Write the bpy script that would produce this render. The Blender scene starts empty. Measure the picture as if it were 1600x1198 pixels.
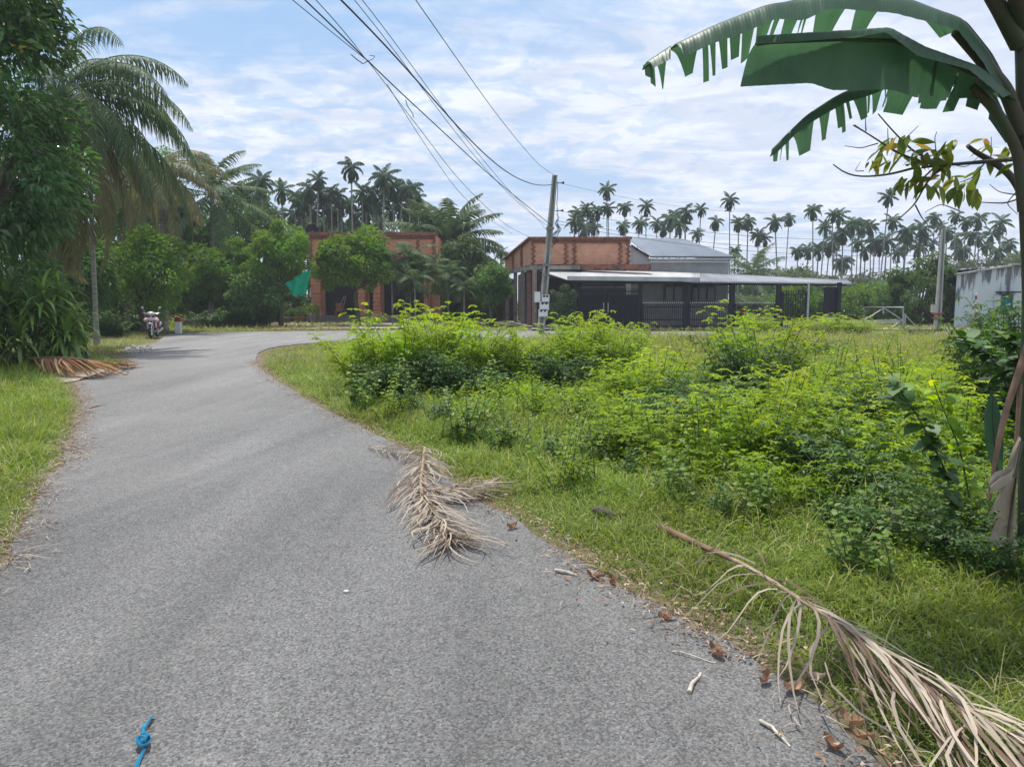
import bpy, math, random
import numpy as np
from mathutils import Vector, noise as mnoise
C = bpy.context.scene.collection
sc = bpy.context.scene
R = math.radians
# ------------------------------------------------------------------ camera, sky, sun
FP = 1200.0; PITCH = R(6.25); CH = 1.6
cam_d = bpy.data.cameras.new('camera'); cam = bpy.data.objects.new('camera', cam_d); C.objects.link(cam)
cam.location = (0, 0, CH); cam.rotation_euler = (R(90) - PITCH, 0, 0)
cam_d.sensor_width = 36; cam_d.lens = 36 * FP / 1600; cam_d.clip_end = 3000; cam_d.clip_start = 0.05
sc.camera = cam
SUN_EL, SUN_AZ = R(69), R(-24)          # azimuth clockwise from the view direction (+Y)
w = bpy.data.worlds.new("World"); sc.world = w; w.use_nodes = True
wn = w.node_tree; wn.nodes.clear(); wl = wn.links.new
def WN(t, **k):
    n = wn.nodes.new(t)
    for a, b in k.items(): setattr(n, a, b)
    return n
sky = WN('ShaderNodeTexSky', sky_type='NISHITA', sun_disc=False, sun_elevation=SUN_EL, sun_rotation=SUN_AZ, air_density=1.0, dust_density=1.5, ozone_density=1.5)
tc = WN('ShaderNodeTexCoord'); sp = WN('ShaderNodeSeparateXYZ'); wl(tc.outputs['Generated'], sp.inputs[0])
def M(op, a, b=None, c=None):
    n = WN('ShaderNodeMath', operation=op)
    for i, v in enumerate((a, b, c)):
        if v is None: continue
        if isinstance(v, (int, float)): n.inputs[i].default_value = v
        else: wl(v, n.inputs[i])
    return n.outputs[0]
zz = M('ADD', M('MAXIMUM', sp.outputs[2], 0.0), 0.13)
cmb = WN('ShaderNodeCombineXYZ'); wl(M('DIVIDE', sp.outputs[0], zz), cmb.inputs[0]); wl(M('DIVIDE', sp.outputs[1], zz), cmb.inputs[1])
def NZ(scale, det, rough, dist=0.0, off=(0, 0, 0), sx=1, sy=1):
    mp = WN('ShaderNodeMapping'); mp.inputs['Location'].default_value = off; mp.inputs['Scale'].default_value = (sx, sy, 1)
    wl(cmb.outputs[0], mp.inputs[0])
    n = WN('ShaderNodeTexNoise'); n.inputs['Scale'].default_value = scale; n.inputs['Detail'].default_value = det
    n.inputs['Roughness'].default_value = rough; n.inputs['Distortion'].default_value = dist
    wl(mp.outputs[0], n.inputs['Vector']); return n.outputs[0]
def MR(v, a, b, c, d):
    n = WN('ShaderNodeMapRange', interpolation_type='SMOOTHSTEP')
    wl(v, n.inputs[0])
    for i, q in enumerate((a, b, c, d)): n.inputs[i + 1].default_value = q
    return n.outputs[0]
big = NZ(0.95, 6, .55, .4, (3.1, 1.7, 0), .75, 1.15)
fine = NZ(7.0, 5, .6, .5, (1, 4, 0), 1, 1)
wisp = NZ(2.2, 6, .65, 1.2, (7, 2, 0), .45, 1.6)
mask = MR(M('ADD', M('MULTIPLY', big, .75), M('MULTIPLY', wisp, .25)), .37, .54, 0, 1)
rip = MR(fine, .38, .60, .45, 1.0)
mask = M('MULTIPLY', mask, rip)
right = MR(sp.outputs[0], -.2, .5, 0, .55)                     # more cloud towards the right
mask = M('MINIMUM', M('ADD', mask, M('MULTIPLY', right, MR(fine, .3, .6, .6, 1))), .96)
hz = MR(sp.outputs[2], 0.0, .30, .55, .12)                       # pale towards the horizon
mask = M('MAXIMUM', mask, hz)
cc = WN('ShaderNodeMix', data_type='RGBA'); wl(MR(NZ(3.2, 6, .6, .6, (9, 9, 0), .8, 1.2), .38, .64, 0, 1), cc.inputs[0])
cc.inputs[6].default_value = (5.9, 6.5, 7.8, 1); cc.inputs[7].default_value = (7.8, 8.2, 9.1, 1)
mx = WN('ShaderNodeMix', data_type='RGBA'); wl(mask, mx.inputs[0])
base = WN('ShaderNodeMix', data_type='RGBA'); base.inputs[0].default_value = .75
wl(sky.outputs[0], base.inputs[6]); base.inputs[7].default_value = (2.9, 5.0, 8.0, 1)
wl(base.outputs[2], mx.inputs[6]); wl(cc.outputs[2], mx.inputs[7])
bg = WN('ShaderNodeBackground'); wl(mx.outputs[2], bg.inputs[0]); bg.inputs[1].default_value = 0.095
wo = WN('ShaderNodeOutputWorld'); wl(bg.outputs[0], wo.inputs[0])
sd_ = bpy.data.lights.new('sun', 'SUN'); sun = bpy.data.objects.new('sun', sd_); C.objects.link(sun)
sd_.energy = 3.6; sd_.angle = R(2.0); sd_.color = (1, .955, .88)
sv = Vector((math.sin(SUN_AZ) * math.cos(SUN_EL), math.cos(SUN_AZ) * math.cos(SUN_EL), math.sin(SUN_EL)))
sun.rotation_euler = sv.to_track_quat('Z', 'Y').to_euler()
sc.view_settings.view_transform = 'Standard'; sc.view_settings.look = 'None'; sc.view_settings.exposure = 0.4; sc.view_settings.gamma = 1
sc.cycles.max_bounces = 7; sc.cycles.transparent_max_bounces = 8

# ------------------------------------------------------------------ helpers: pixel of the 1600 px photo -> world
cp, sn = math.cos(PITCH), math.sin(PITCH)
def ray(px, py):
    a, b = (px - 800) / FP, (599 - py) / FP
    return np.array([a, cp + b * sn, -sn + b * cp])
def G(px, py, z=0.0):
    d = ray(px, py); t = (z - CH) / d[2]; return np.array([d[0] * t, d[1] * t, z])
def P(px, py, Y):
    d = ray(px, py); t = Y / d[1]; return np.array([d[0] * t, Y, CH + d[2] * t])
def nrm(v): return v / (np.linalg.norm(v, axis=-1, keepdims=True) + 1e-9)

class MB:
    """collects shapes and links them as ONE mesh object"""
    def __init__(s): s.V = []; s.F = []; s.R = []; s.n = 0; s.sm = []; s.MI = []
    def add(s, V, F, rnd=0.5, smooth=False, mi=0):
        V = np.asarray(V, float).reshape(-1, 3); F = np.asarray(F, int)
        if F.shape[1] == 3: F = np.hstack([F, -np.ones((len(F), 1), int) - s.n])
        s.V.append(V); s.F.append(F + s.n); s.R.append(np.broadcast_to(np.asarray(rnd, float), (len(V),)))
        s.sm.append(np.full(len(F), smooth)); s.MI.append(np.full(len(F), mi)); s.n += len(V); return s
    def build(s, name, mat, parent=None, loc=None):
        me = bpy.data.meshes.new(name)
        V = np.vstack(s.V); F = np.vstack(s.F); sm = np.concatenate(s.sm)
        if loc is not None: V = V - np.asarray(loc)
        tri = F[:, 3] < 0
        cnt = np.where(tri, 3, 4); st = np.concatenate([[0], np.cumsum(cnt)[:-1]])
        flat = F.ravel()[(np.arange(4)[None, :] < cnt[:, None]).ravel()]
        me.vertices.add(len(V)); me.vertices.foreach_set('co', V.astype(np.float32).ravel())
        me.loops.add(len(flat)); me.loops.foreach_set('vertex_index', flat.astype(np.int32))
        me.polygons.add(len(F)); me.polygons.foreach_set('loop_start', st.astype(np.int32)); me.polygons.foreach_set('loop_total', cnt.astype(np.int32))
        mats = mat if isinstance(mat, (list, tuple)) else [mat]
        for m in mats: me.materials.append(m)
        me.polygons.foreach_set('material_index', np.concatenate(s.MI).astype(np.int32))
        me.polygons.foreach_set('use_smooth', sm)
        at = me.attributes.new('rnd', 'FLOAT', 'POINT'); at.data.foreach_set('value', np.concatenate(s.R).astype(np.float32))
        me.update(calc_edges=True); me.validate()
        o = bpy.data.objects.new(name, me); C.objects.link(o)
        if parent is not None: o.parent = parent
        if loc is not None and parent is None: o.location = loc      # under an Empty at loc the part sits at the Empty's origin
        return o
    # --- shapes
    def box(s, c, size, rz=0, rx=0, ry=0, mi=0):
        x, y, z = np.array(size) / 2
        v = np.array([[i * x, j * y, k * z] for k in (-1, 1) for j in (-1, 1) for i in (-1, 1)])
        if rx: a = math.cos(rx), math.sin(rx); v = v @ np.array([[1, 0, 0], [0, a[0], a[1]], [0, -a[1], a[0]]])
        if ry: a = math.cos(ry), math.sin(ry); v = v @ np.array([[a[0], 0, -a[1]], [0, 1, 0], [a[1], 0, a[0]]])
        if rz: a = math.cos(rz), math.sin(rz); v = v @ np.array([[a[0], a[1], 0], [-a[1], a[0], 0], [0, 0, 1]])
        return s.add(v + np.array(c), [[0, 2, 3, 1], [4, 5, 7, 6], [0, 1, 5, 4], [2, 6, 7, 3], [0, 4, 6, 2], [1, 3, 7, 5]], .5, False, mi)
    def bar(s, a, b, w, h, mi=0):
        """box from point a to point b, width w, height h"""
        a = np.array(a, float); b = np.array(b, float); d = nrm(b - a); up = np.array([0, 0, 1.]) if abs(d[2]) < .95 else np.array([0, 1., 0])
        sd = nrm(np.cross(d, up)); u = np.cross(sd, d)
        v = [p + sd * i * w / 2 + u * j * h / 2 for p in (a, b) for i, j in ((-1, -1), (1, -1), (1, 1), (-1, 1))]
        return s.add(v, [[0, 3, 2, 1], [4, 5, 6, 7], [0, 1, 5, 4], [1, 2, 6, 5], [2, 3, 7, 6], [3, 0, 4, 7]], .5, False, mi)
    def prism(s, poly, z0, z1, mi=0):
        n = len(poly); z0 = np.broadcast_to(z0, n); z1 = np.broadcast_to(z1, n)
        V = [(x, y, a) for (x, y), a in zip(poly, z0)] + [(x, y, b) for (x, y), b in zip(poly, z1)]
        F = [[i, (i + 1) % n, n + (i + 1) % n, n + i] for i in range(n)]
        s.add(V, F, .5, False, mi)
        if n == 4: s.add(V, [[3, 2, 1, 0], [4, 5, 6, 7]], .5, False, mi)
        else:
            s.add(V, [[0, i + 1, i] for i in range(1, n - 1)] + [[n, n + i, n + i + 1] for i in range(1, n - 1)], .5, False, mi)
        return s
    def slab(s, q, off, mi=0):
        """a quad q (4 points) thickened by vector off"""
        q = np.array(q, float); V = np.vstack([q, q + np.array(off)])
        return s.add(V, [[3, 2, 1, 0], [4, 5, 6, 7]] + [[i, (i + 1) % 4, 4 + (i + 1) % 4, 4 + i] for i in range(4)], .5, False, mi)
    def tube(s, pts, rad, k=8, rnd=.5, cap=True, mi=0):
        pts = np.asarray(pts, float); n = len(pts); rad = np.broadcast_to(rad, n)
        T = nrm(np.gradient(pts, axis=0)); ref = np.array([0.13, .31, 1.]) if abs(T[0][2]) < .9 else np.array([1., .2, 0])
        A = nrm(np.cross(T, ref)); B = np.cross(T, A); th = np.arange(k) / k * 2 * math.pi
        V = pts[:, None] + (A[:, None] * np.cos(th)[None, :, None] + B[:, None] * np.sin(th)[None, :, None]) * rad[:, None, None]
        i = np.arange(n - 1)[:, None] * k; j = np.arange(k)[None]; j2 = (j + 1) % k
        F = np.stack([i + j, i + j2, i + k + j2, i + k + j], -1).reshape(-1, 4)
        s.add(V, F, rnd, True, mi)
        if cap:
            for e, p in ((0, pts[0]), (n - 1, pts[-1])):
                ring = V[e]; Vc = np.vstack([ring, p]); f = [[a, (a + 1) % k, k] if e else [(a + 1) % k, a, k] for a in range(k)]
                s.add(Vc, f, rnd, False, mi)
        return s
    def lathe(s, prof, c=(0, 0, 0), k=14, axis='z', mi=0):
        prof = np.array(prof, float); th = np.arange(k) / k * 2 * math.pi; n = len(prof)
        r, h = prof[:, 0][:, None], prof[:, 1][:, None]
        a, b, h = r * np.cos(th), r * np.sin(th), h + 0 * th
        V = {'z': (a, b, h), 'x': (h, a, b), 'y': (b, h, a)}[axis]
        V = np.stack(V, -1).reshape(-1, 3) + np.array(c)
        i = np.arange(n - 1)[:, None] * k; j = np.arange(k)[None]; j2 = (j + 1) % k
        return s.add(V, np.stack([i + j, i + j2, i + k + j2, i + k + j], -1).reshape(-1, 4), .5, True, mi)
    def ball(s, c, r, k=12, mi=0, sq=1.0):
        a = np.linspace(-math.pi / 2, math.pi / 2, k // 2 + 2); th = np.arange(k) / k * 2 * math.pi
        f = lambda v: np.sign(v) * np.abs(v) ** sq
        V = np.stack([f(np.cos(a))[:, None] * f(np.cos(th)), f(np.cos(a))[:, None] * f(np.sin(th)), f(np.sin(a))[:, None] + 0 * th], -1).reshape(-1, 3) * np.array(r) + np.array(c)
        n = len(a); i = np.arange(n - 1)[:, None] * k; j = np.arange(k)[None]; j2 = (j + 1) % k
        return s.add(V, np.stack([i + j, i + j2, i + k + j2, i + k + j], -1).reshape(-1, 4), .5, True, mi)
    def strips(s, pts, side, wid, rnd):
        """n ribbons: pts (n,k,3), side (n,3) or (n,k,3), wid (n,k) half widths"""
        n, k = pts.shape[:2]
        if side.ndim == 2: side = np.repeat(side[:, None], k, 1)
        V = np.stack([pts - side * wid[..., None], pts + side * wid[..., None]], 2).reshape(-1, 3)
        b = (np.arange(n) * k * 2)[:, None] + (np.arange(k - 1) * 2)[None]
        F = np.stack([b, b + 1, b + 3, b + 2], -1).reshape(-1, 4)
        return s.add(V, F, np.repeat(np.broadcast_to(rnd, (n,)), k * 2), True)
    def leaves(s, p, d, nn, L, W, rnd, fold=.25, droop=.15):
        """n kite leaves folded along the midrib (2 tris x 2)"""
        n = len(p); L = np.broadcast_to(L, n)[:, None]; W = np.broadcast_to(W, n)[:, None]
        d = nrm(d); sd = nrm(np.cross(d, nn)); u = np.cross(sd, d)
        t = p + d * L - np.array([0, 0, 1.]) * L * droop; m = p + d * L * .42
        a = m + sd * W / 2 + u * W * fold; b = m - sd * W / 2 + u * W * fold
        V = np.stack([p, a, t, b], 1).reshape(-1, 3); i = np.arange(n)[:, None] * 4
        F = np.vstack([np.hstack([i, i + 1, i + 2]), np.hstack([i, i + 2, i + 3])])
        return s.add(V, F, np.repeat(np.broadcast_to(rnd, (n,)), 4))

def tag(o, label=None, cat=None, group=None, kind=None):
    if label: o['label'] = label
    if cat: o['category'] = cat
    if group: o['group'] = group
    if kind: o['kind'] = kind
    return o
def empty(name, loc, label, cat, group=None, rz=0):
    o = bpy.data.objects.new(name, None); C.objects.link(o); o.location = loc; o.rotation_euler = (0, 0, rz); o.empty_display_size = .2
    return tag(o, label, cat, group)
def copy_tree(o, parent=None):
    c = o.copy(); C.objects.link(c)
    if parent is not None: c.parent = parent
    for ch in list(o.children): copy_tree(ch, c)
    return c
ORD = 'first second third fourth fifth sixth seventh eighth ninth tenth eleventh twelfth thirteenth fourteenth fifteenth sixteenth seventeenth eighteenth nineteenth twentieth twenty-first twenty-second twenty-third twenty-fourth twenty-fifth twenty-sixth twenty-seventh twenty-eighth twenty-ninth thirtieth'.split()

# ------------------------------------------------------------------ materials
def newmat(name):
    m = bpy.data.materials.new(name); m.use_nodes = True; nt = m.node_tree; nt.nodes.clear()
    o = nt.nodes.new('ShaderNodeOutputMaterial'); return m, nt, o
def N(nt, t, inp=None, **k):
    n = nt.nodes.new(t)
    for a, b in k.items(): setattr(n, a, b)
    for a, b in (inp or {}).items():
        if hasattr(b, 'links') or isinstance(b, bpy.types.NodeSocket): nt.links.new(b, n.inputs[a])
        else: n.inputs[a].default_value = b
    return n
def c4(c): return (*c, 1)
def solid(name, col, rough=.7, var=.25, scale=3.0, metal=0.0, bump=0.0, bscale=30, spec=.4, col2=None, lo=.4, hi=.62, stretch=(1, 1, 1), detail=6):
    """painted / weathered surface: colour with blotchy variation and fine bump"""
    m, nt, o = newmat(name); tcn = N(nt, 'ShaderNodeTexCoord')
    mp = N(nt, 'ShaderNodeMapping', {'Vector': tcn.outputs['Object'], 'Scale': stretch})
    nz = N(nt, 'ShaderNodeTexNoise', {'Vector': mp.outputs[0], 'Scale': scale, 'Detail': detail, 'Roughness': .65})
    mr = N(nt, 'ShaderNodeMapRange', {'Value': nz.outputs[0], 'From Min': lo, 'From Max': hi})
    c2 = col2 if col2 else tuple(v * (1 - var) for v in col)
    mix = N(nt, 'ShaderNodeMix', {0: mr.outputs[0], 6: c4(col), 7: c4(c2)}, data_type='RGBA')
    b = N(nt, 'ShaderNodeBsdfPrincipled', {'Base Color': mix.outputs[2], 'Roughness': rough, 'Metallic': metal, 'Specular IOR Level': spec})
    if bump:
        n2 = N(nt, 'ShaderNodeTexNoise', {'Vector': tcn.outputs['Object'], 'Scale': bscale, 'Detail': 4})
        bp = N(nt, 'ShaderNodeBump', {'Height': n2.outputs[0], 'Strength': bump, 'Distance': .02}); nt.links.new(bp.outputs[0], b.inputs['Normal'])
    nt.links.new(b.outputs[0], o.inputs[0]); return m
def leafmat(name, c1, c2, c3=None, trans=.35, rough=.5, spec=.35, objvar=.2, patch=0.0, p3=.9):
    """foliage: colour varies leaf by leaf (rnd), translucent. c3: the few odd (dead/new) leaves"""
    m, nt, o = newmat(name); at = N(nt, 'ShaderNodeAttribute', attribute_name='rnd')
    mix = N(nt, 'ShaderNodeMix', {0: at.outputs['Fac'], 6: c4(c1), 7: c4(c2)}, data_type='RGBA'); col = mix.outputs[2]
    if c3:
        st = N(nt, 'ShaderNodeMath', {0: at.outputs['Fac'], 1: p3}, operation='GREATER_THAN')
        mx2 = N(nt, 'ShaderNodeMix', {0: st.outputs[0], 6: col, 7: c4(c3)}, data_type='RGBA'); col = mx2.outputs[2]
    oi = N(nt, 'ShaderNodeObjectInfo')
    vr = N(nt, 'ShaderNodeMapRange', {'Value': oi.outputs['Random'], 'To Min': 1 - objvar, 'To Max': 1 + objvar})
    hs = N(nt, 'ShaderNodeHueSaturation', {'Value': vr.outputs[0], 'Color': col}); col = hs.outputs[0]
    if patch:
        tcn = N(nt, 'ShaderNodeTexCoord'); nz = N(nt, 'ShaderNodeTexNoise', {'Vector': tcn.outputs['Object'], 'Scale': patch, 'Detail': 4})
        mr = N(nt, 'ShaderNodeMapRange', {'Value': nz.outputs[0], 'From Min': .35, 'From Max': .65, 'To Min': .485, 'To Max': .515})
        mv = N(nt, 'ShaderNodeMapRange', {'Value': nz.outputs[0], 'From Min': .35, 'From Max': .65, 'To Min': .8, 'To Max': 1.2})
        h2 = N(nt, 'ShaderNodeHueSaturation', {'Hue': mr.outputs[0], 'Value': mv.outputs[0], 'Color': col}); col = h2.outputs[0]
    b = N(nt, 'ShaderNodeBsdfPrincipled', {'Base Color': col, 'Roughness': rough, 'Specular IOR Level': spec})
    ts = N(nt, 'ShaderNodeHueSaturation', {'Hue': .485, 'Saturation': 1.1, 'Value': 1.5, 'Color': col})
    t = N(nt, 'ShaderNodeBsdfTranslucent', {'Color': ts.outputs[0]})
    ms = N(nt, 'ShaderNodeMixShader', {0: trans, 1: b.outputs[0], 2: t.outputs[0]})
    nt.links.new(ms.outputs[0], o.inputs[0]); return m
def brick(name, c1, c2, mortar, sx=1.0, stain=.4):
    m, nt, o = newmat(name); tcn = N(nt, 'ShaderNodeTexCoord')
    sep = N(nt, 'ShaderNodeSeparateXYZ', {0: tcn.outputs['Object']})
    ad = N(nt, 'ShaderNodeMath', {0: sep.outputs[0], 1: sep.outputs[1]}, operation='ADD')
    cb = N(nt, 'ShaderNodeCombineXYZ', {0: ad.outputs[0], 1: sep.outputs[2]})
    br = N(nt, 'ShaderNodeTexBrick', {'Vector': cb.outputs[0], 'Color1': c4(c1), 'Color2': c4(c2), 'Mortar': c4(mortar), 'Scale': 1.0, 'Mortar Size': .008, 'Brick Width': .22 * sx, 'Row Height': .075 * sx})
    nz = N(nt, 'ShaderNodeTexNoise', {'Vector': tcn.outputs['Object'], 'Scale': 1.7, 'Detail': 8, 'Roughness': .7})
    mr = N(nt, 'ShaderNodeMapRange', {'Value': nz.outputs[0], 'From Min': .45, 'From Max': .7, 'To Max': stain})
    mix = N(nt, 'ShaderNodeMix', {0: mr.outputs[0], 6: br.outputs[0], 7: (.07, .05, .045, 1)}, data_type='RGBA')
    bp = N(nt, 'ShaderNodeBump', {'Height': br.outputs[1], 'Strength': .5, 'Distance': .01}); bp.invert = True
    b = N(nt, 'ShaderNodeBsdfPrincipled', {'Base Color': mix.outputs[2], 'Roughness': .85, 'Normal': bp.outputs[0]})
    nt.links.new(b.outputs[0], o.inputs[0]); return m
MT = {}
MT['bark'] = solid('bark', (.16, .13, .10), .9, .5, 6, bump=.6, bscale=25)
MT['palm_bark'] = solid('palm_bark', (.30, .29, .25), .85, .45, 2.5, bump=.4, bscale=8, stretch=(1, 1, 6))
MT['stem'] = solid('stem', (.12, .16, .05), .7, .4, 5)
MT['mango'] = leafmat('mango_leaf', (.035, .10, .028), (.095, .185, .042), (.32, .26, .06), .32, .30, .6, .1, .35, .985)
MT['coco'] = leafmat('coconut_leaf', (.055, .105, .042), (.105, .165, .062), (.22, .2, .07), .28, .6, .18, .18, 0, .93)
MT['coco_old'] = leafmat('old_coconut_leaf', (.14, .155, .065), (.22, .21, .095), (.27, .22, .12), .3, .6, .25, .2, 0, .8)
MT['areca'] = leafmat('areca_leaf', (.042, .085, .046), (.08, .135, .064), (.19, .16, .08), .25, .65, .12, .3, 0, .95)
MT['tree_a'] = leafmat('bright_tree_leaf', (.085, .18, .028), (.17, .29, .04), (.22, .26, .05), .35, .5, .35, .12, .5, .93)
MT['tree_b'] = leafmat('dark_tree_leaf', (.065, .135, .04), (.12, .21, .056), None, .42, .5, .35, .25, .3)
MT['tree_c'] = leafmat('grey_tree_leaf', (.08, .13, .05), (.14, .19, .075), (.2, .17, .07), .3, .5, .35, .15, .5, .94)
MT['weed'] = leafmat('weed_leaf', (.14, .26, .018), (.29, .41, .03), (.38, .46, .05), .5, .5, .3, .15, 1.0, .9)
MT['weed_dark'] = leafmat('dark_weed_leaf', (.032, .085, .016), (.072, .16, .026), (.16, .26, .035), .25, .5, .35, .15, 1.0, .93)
MT['grass'] = leafmat('grass_blade', (.11, .19, .022), (.26, .33, .06), (.46, .42, .20), .4, .55, .3, .1, .45, .94)
MT['tallgrass'] = leafmat('tall_grass_blade', (.17, .22, .045), (.29, .30, .10), (.36, .28, .16), .4, .6, .25, .1, .3, .8)
MT['drac'] = leafmat('strap_leaf', (.09, .18, .04), (.19, .30, .06), (.3, .34, .07), .3, .3, .6, .1, 0, .93)
MT['banana'] = None
MT['straw'] = leafmat('straw', (.26, .215, .165), (.58, .49, .38), (.15, .10, .07), .15, .75, .25, .05, 0, .74)
MT['straw_brown'] = leafmat('brown_straw', (.30, .15, .07), (.42, .24, .12), (.5, .36, .2), .15, .75, .25, .05, 0, .85)
MT['rachis'] = solid('dry_stalk', (.36, .26, .17), .7, .5, 8)
MT['rachis_brown'] = solid('brown_stalk', (.22, .13, .08), .7, .4, 8)
MT['dryleaf'] = leafmat('dry_leaf', (.22, .12, .07), (.42, .27, .16), (.55, .44, .32), .15, .7, .3, .1, 0, .75)
MT['brick1'] = brick('red_brick', (.74, .29, .18), (.64, .23, .14), (.5, .3, .22), stain=.2)
MT['brick2'] = brick('orange_brick', (.76, .36, .22), (.66, .28, .17), (.55, .38, .28), stain=.4)
MT['brickdark'] = solid('stained_brick_trim', (.34, .13, .08), .9, .7, 5, col2=(.09, .06, .05))
MT['quoin'] = solid('quoin_brick', (.66, .32, .18), .85, .4, 6)
MT['tilefl'] = solid('floor_tile', (.22, .22, .21), .5, .2, 2)
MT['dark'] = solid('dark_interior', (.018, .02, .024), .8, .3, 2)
MT['glass'] = solid('dark_glass', (.02, .025, .03), .12, .1, 1, spec=.6)
MT['darkmetal'] = solid('dark_metal_paint', (.012, .016, .024), .6, .3, 4, spec=.3)
MT['whitesheet'] = solid('white_sheet_roof', (.50, .50, .49), .85, .25, .8, spec=.1, stretch=(1, .2, 1))
MT['greysheet'] = solid('grey_sheet_roof', (.30, .31, .34), .45, .35, 1.0, spec=.5, stretch=(1, .25, 1))
MT['hiproof'] = solid('blue_grey_roof', (.34, .38, .43), .42, .18, .9, spec=.5, stretch=(1, .25, 1))
MT['plaster'] = solid('grey_plaster', (.42, .425, .43), .85, .25, 1.4)
MT['stainedwall'] = None
MT['concrete'] = solid('concrete', (.42, .41, .37), .85, .35, 3, bump=.3, bscale=40, stretch=(1, 1, .4))
MT['concretedark'] = solid('mossy_concrete', (.30, .30, .27), .9, .55, 2, bump=.3, bscale=40, stretch=(1, 1, .4))
MT['white'] = solid('white_paint', (.72, .73, .72), .5, .12, 5)
MT['redpaint'] = solid('red_paint', (.35, .05, .04), .55, .35, 6)
MT['black'] = solid('black_rubber', (.02, .02, .02), .7, .2, 5)
MT['wire'] = solid('black_cable', (.03, .032, .038), .6, .2, 5)
MT['steel'] = solid('galvanised_pipe', (.45, .47, .48), .45, .25, 6, metal=.3)
MT['chrome'] = solid('chrome', (.6, .6, .6), .2, .1, 6, metal=.9)
MT['maroon'] = solid('maroon_plastic', (.14, .018, .035), .3, .2, 5, spec=.5)
MT['pink'] = solid('pale_pink_plastic', (.62, .50, .52), .35, .1, 5, spec=.5)
MT['seat'] = solid('black_vinyl', (.03, .03, .032), .5, .2, 5)
MT['lens'] = solid('clear_lens', (.55, .56, .58), .1, .1, 5, spec=.7)
MT['net'] = leafmat('green_net', (.0, .34, .22), (.01, .46, .30), None, .5, .7, .2, 0)
MT['blue'] = leafmat('blue_ribbon', (.01, .17, .32), (.02, .30, .46), None, .2, .6, .3, 0)
MT['teal'] = solid('teal_louvre', (.05, .30, .30), .5, .2, 4)
MT['clay'] = solid('clay_pot', (.32, .14, .08), .8, .3, 5)
MT['greypot'] = solid('grey_pot', (.25, .27, .26), .8, .3, 5)
MT['red'] = solid('red_plastic', (.5, .03, .05), .4, .2, 5)
MT['orangefrond'] = leafmat('orange_dead_frond', (.5, .18, .05), (.6, .26, .1), None, .3, .6, .2, 0)
def stained_wall():
    m, nt, o = newmat('stained_grey_wall'); tcn = N(nt, 'ShaderNodeTexCoord')
    mp = N(nt, 'ShaderNodeMapping', {'Vector': tcn.outputs['Object'], 'Scale': (1.6, 1.6, .22)})
    nz = N(nt, 'ShaderNodeTexNoise', {'Vector': mp.outputs[0], 'Scale': 1.5, 'Detail': 6, 'Roughness': .6})
    sep = N(nt, 'ShaderNodeSeparateXYZ', {0: tcn.outputs['Object']})
    hr = N(nt, 'ShaderNodeMapRange', {'Value': sep.outputs[2], 'From Min': .6, 'From Max': 3.3, 'To Min': -.16, 'To Max': .10})
    ad = N(nt, 'ShaderNodeMath', {0: nz.outputs[0], 1: hr.outputs[0]}, operation='ADD')
    mr = N(nt, 'ShaderNodeMapRange', {'Value': ad.outputs[0], 'From Min': .53, 'From Max': .59, 'To Max': .85})
    n2 = N(nt, 'ShaderNodeTexNoise', {'Vector': tcn.outputs['Object'], 'Scale': 1.1, 'Detail': 7})
    m1 = N(nt, 'ShaderNodeMix', {0: n2.outputs[0], 6: (.42, .49, .52, 1), 7: (.62, .66, .66, 1)}, data_type='RGBA')
    m2 = N(nt, 'ShaderNodeMix', {0: mr.outputs[0], 6: m1.outputs[2], 7: (.06, .065, .07, 1)}, data_type='RGBA')
    b = N(nt, 'ShaderNodeBsdfPrincipled', {'Base Color': m2.outputs[2], 'Roughness': .9})
    nt.links.new(b.outputs[0], o.inputs[0]); return m
MT['stainedwall'] = stained_wall()
def banana_mat(name, c1, c2, trans):
    m, nt, o = newmat(name); at = N(nt, 'ShaderNodeAttribute', attribute_name='rnd')
    wv = N(nt, 'ShaderNodeMath', {0: N(nt, 'ShaderNodeMath', {0: at.outputs['Fac'], 1: 760.0}, operation='MULTIPLY').outputs[0]}, operation='SINE')
    f = N(nt, 'ShaderNodeMapRange', {'Value': wv.outputs[0], 'From Min': -1, 'From Max': 1})
    mix = N(nt, 'ShaderNodeMix', {0: f.outputs[0], 6: c4(c1), 7: c4(c2)}, data_type='RGBA')
    tcn = N(nt, 'ShaderNodeTexCoord'); nz = N(nt, 'ShaderNodeTexNoise', {'Vector': tcn.outputs['Object'], 'Scale': 5, 'Detail': 5})
    mv = N(nt, 'ShaderNodeMapRange', {'Value': nz.outputs[0], 'From Min': .3, 'From Max': .7, 'To Min': .8, 'To Max': 1.2})
    hs = N(nt, 'ShaderNodeHueSaturation', {'Value': mv.outputs[0], 'Color': mix.outputs[2]})
    bp = N(nt, 'ShaderNodeBump', {'Height': f.outputs[0], 'Strength': .12, 'Distance': .003})
    b = N(nt, 'ShaderNodeBsdfPrincipled', {'Base Color': hs.outputs[0], 'Roughness': .42, 'Specular IOR Level': .4, 'Normal': bp.outputs[0]})
    th = N(nt, 'ShaderNodeHueSaturation', {'Hue': .47, 'Saturation': 1.15, 'Value': 1.4, 'Color': hs.outputs[0]})
    t = N(nt, 'ShaderNodeBsdfTranslucent', {'Color': th.outputs[0]})
    ms = N(nt, 'ShaderNodeMixShader', {0: trans, 1: b.outputs[0], 2: t.outputs[0]}); nt.links.new(ms.outputs[0], o.inputs[0]); return m
MT['banana'] = banana_mat('banana_leaf', (.058, .118, .076), (.068, .136, .080), .42)
MT['banana_dry'] = banana_mat('dry_banana_leaf', (.24, .195, .14), (.29, .235, .17), .12)
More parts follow.
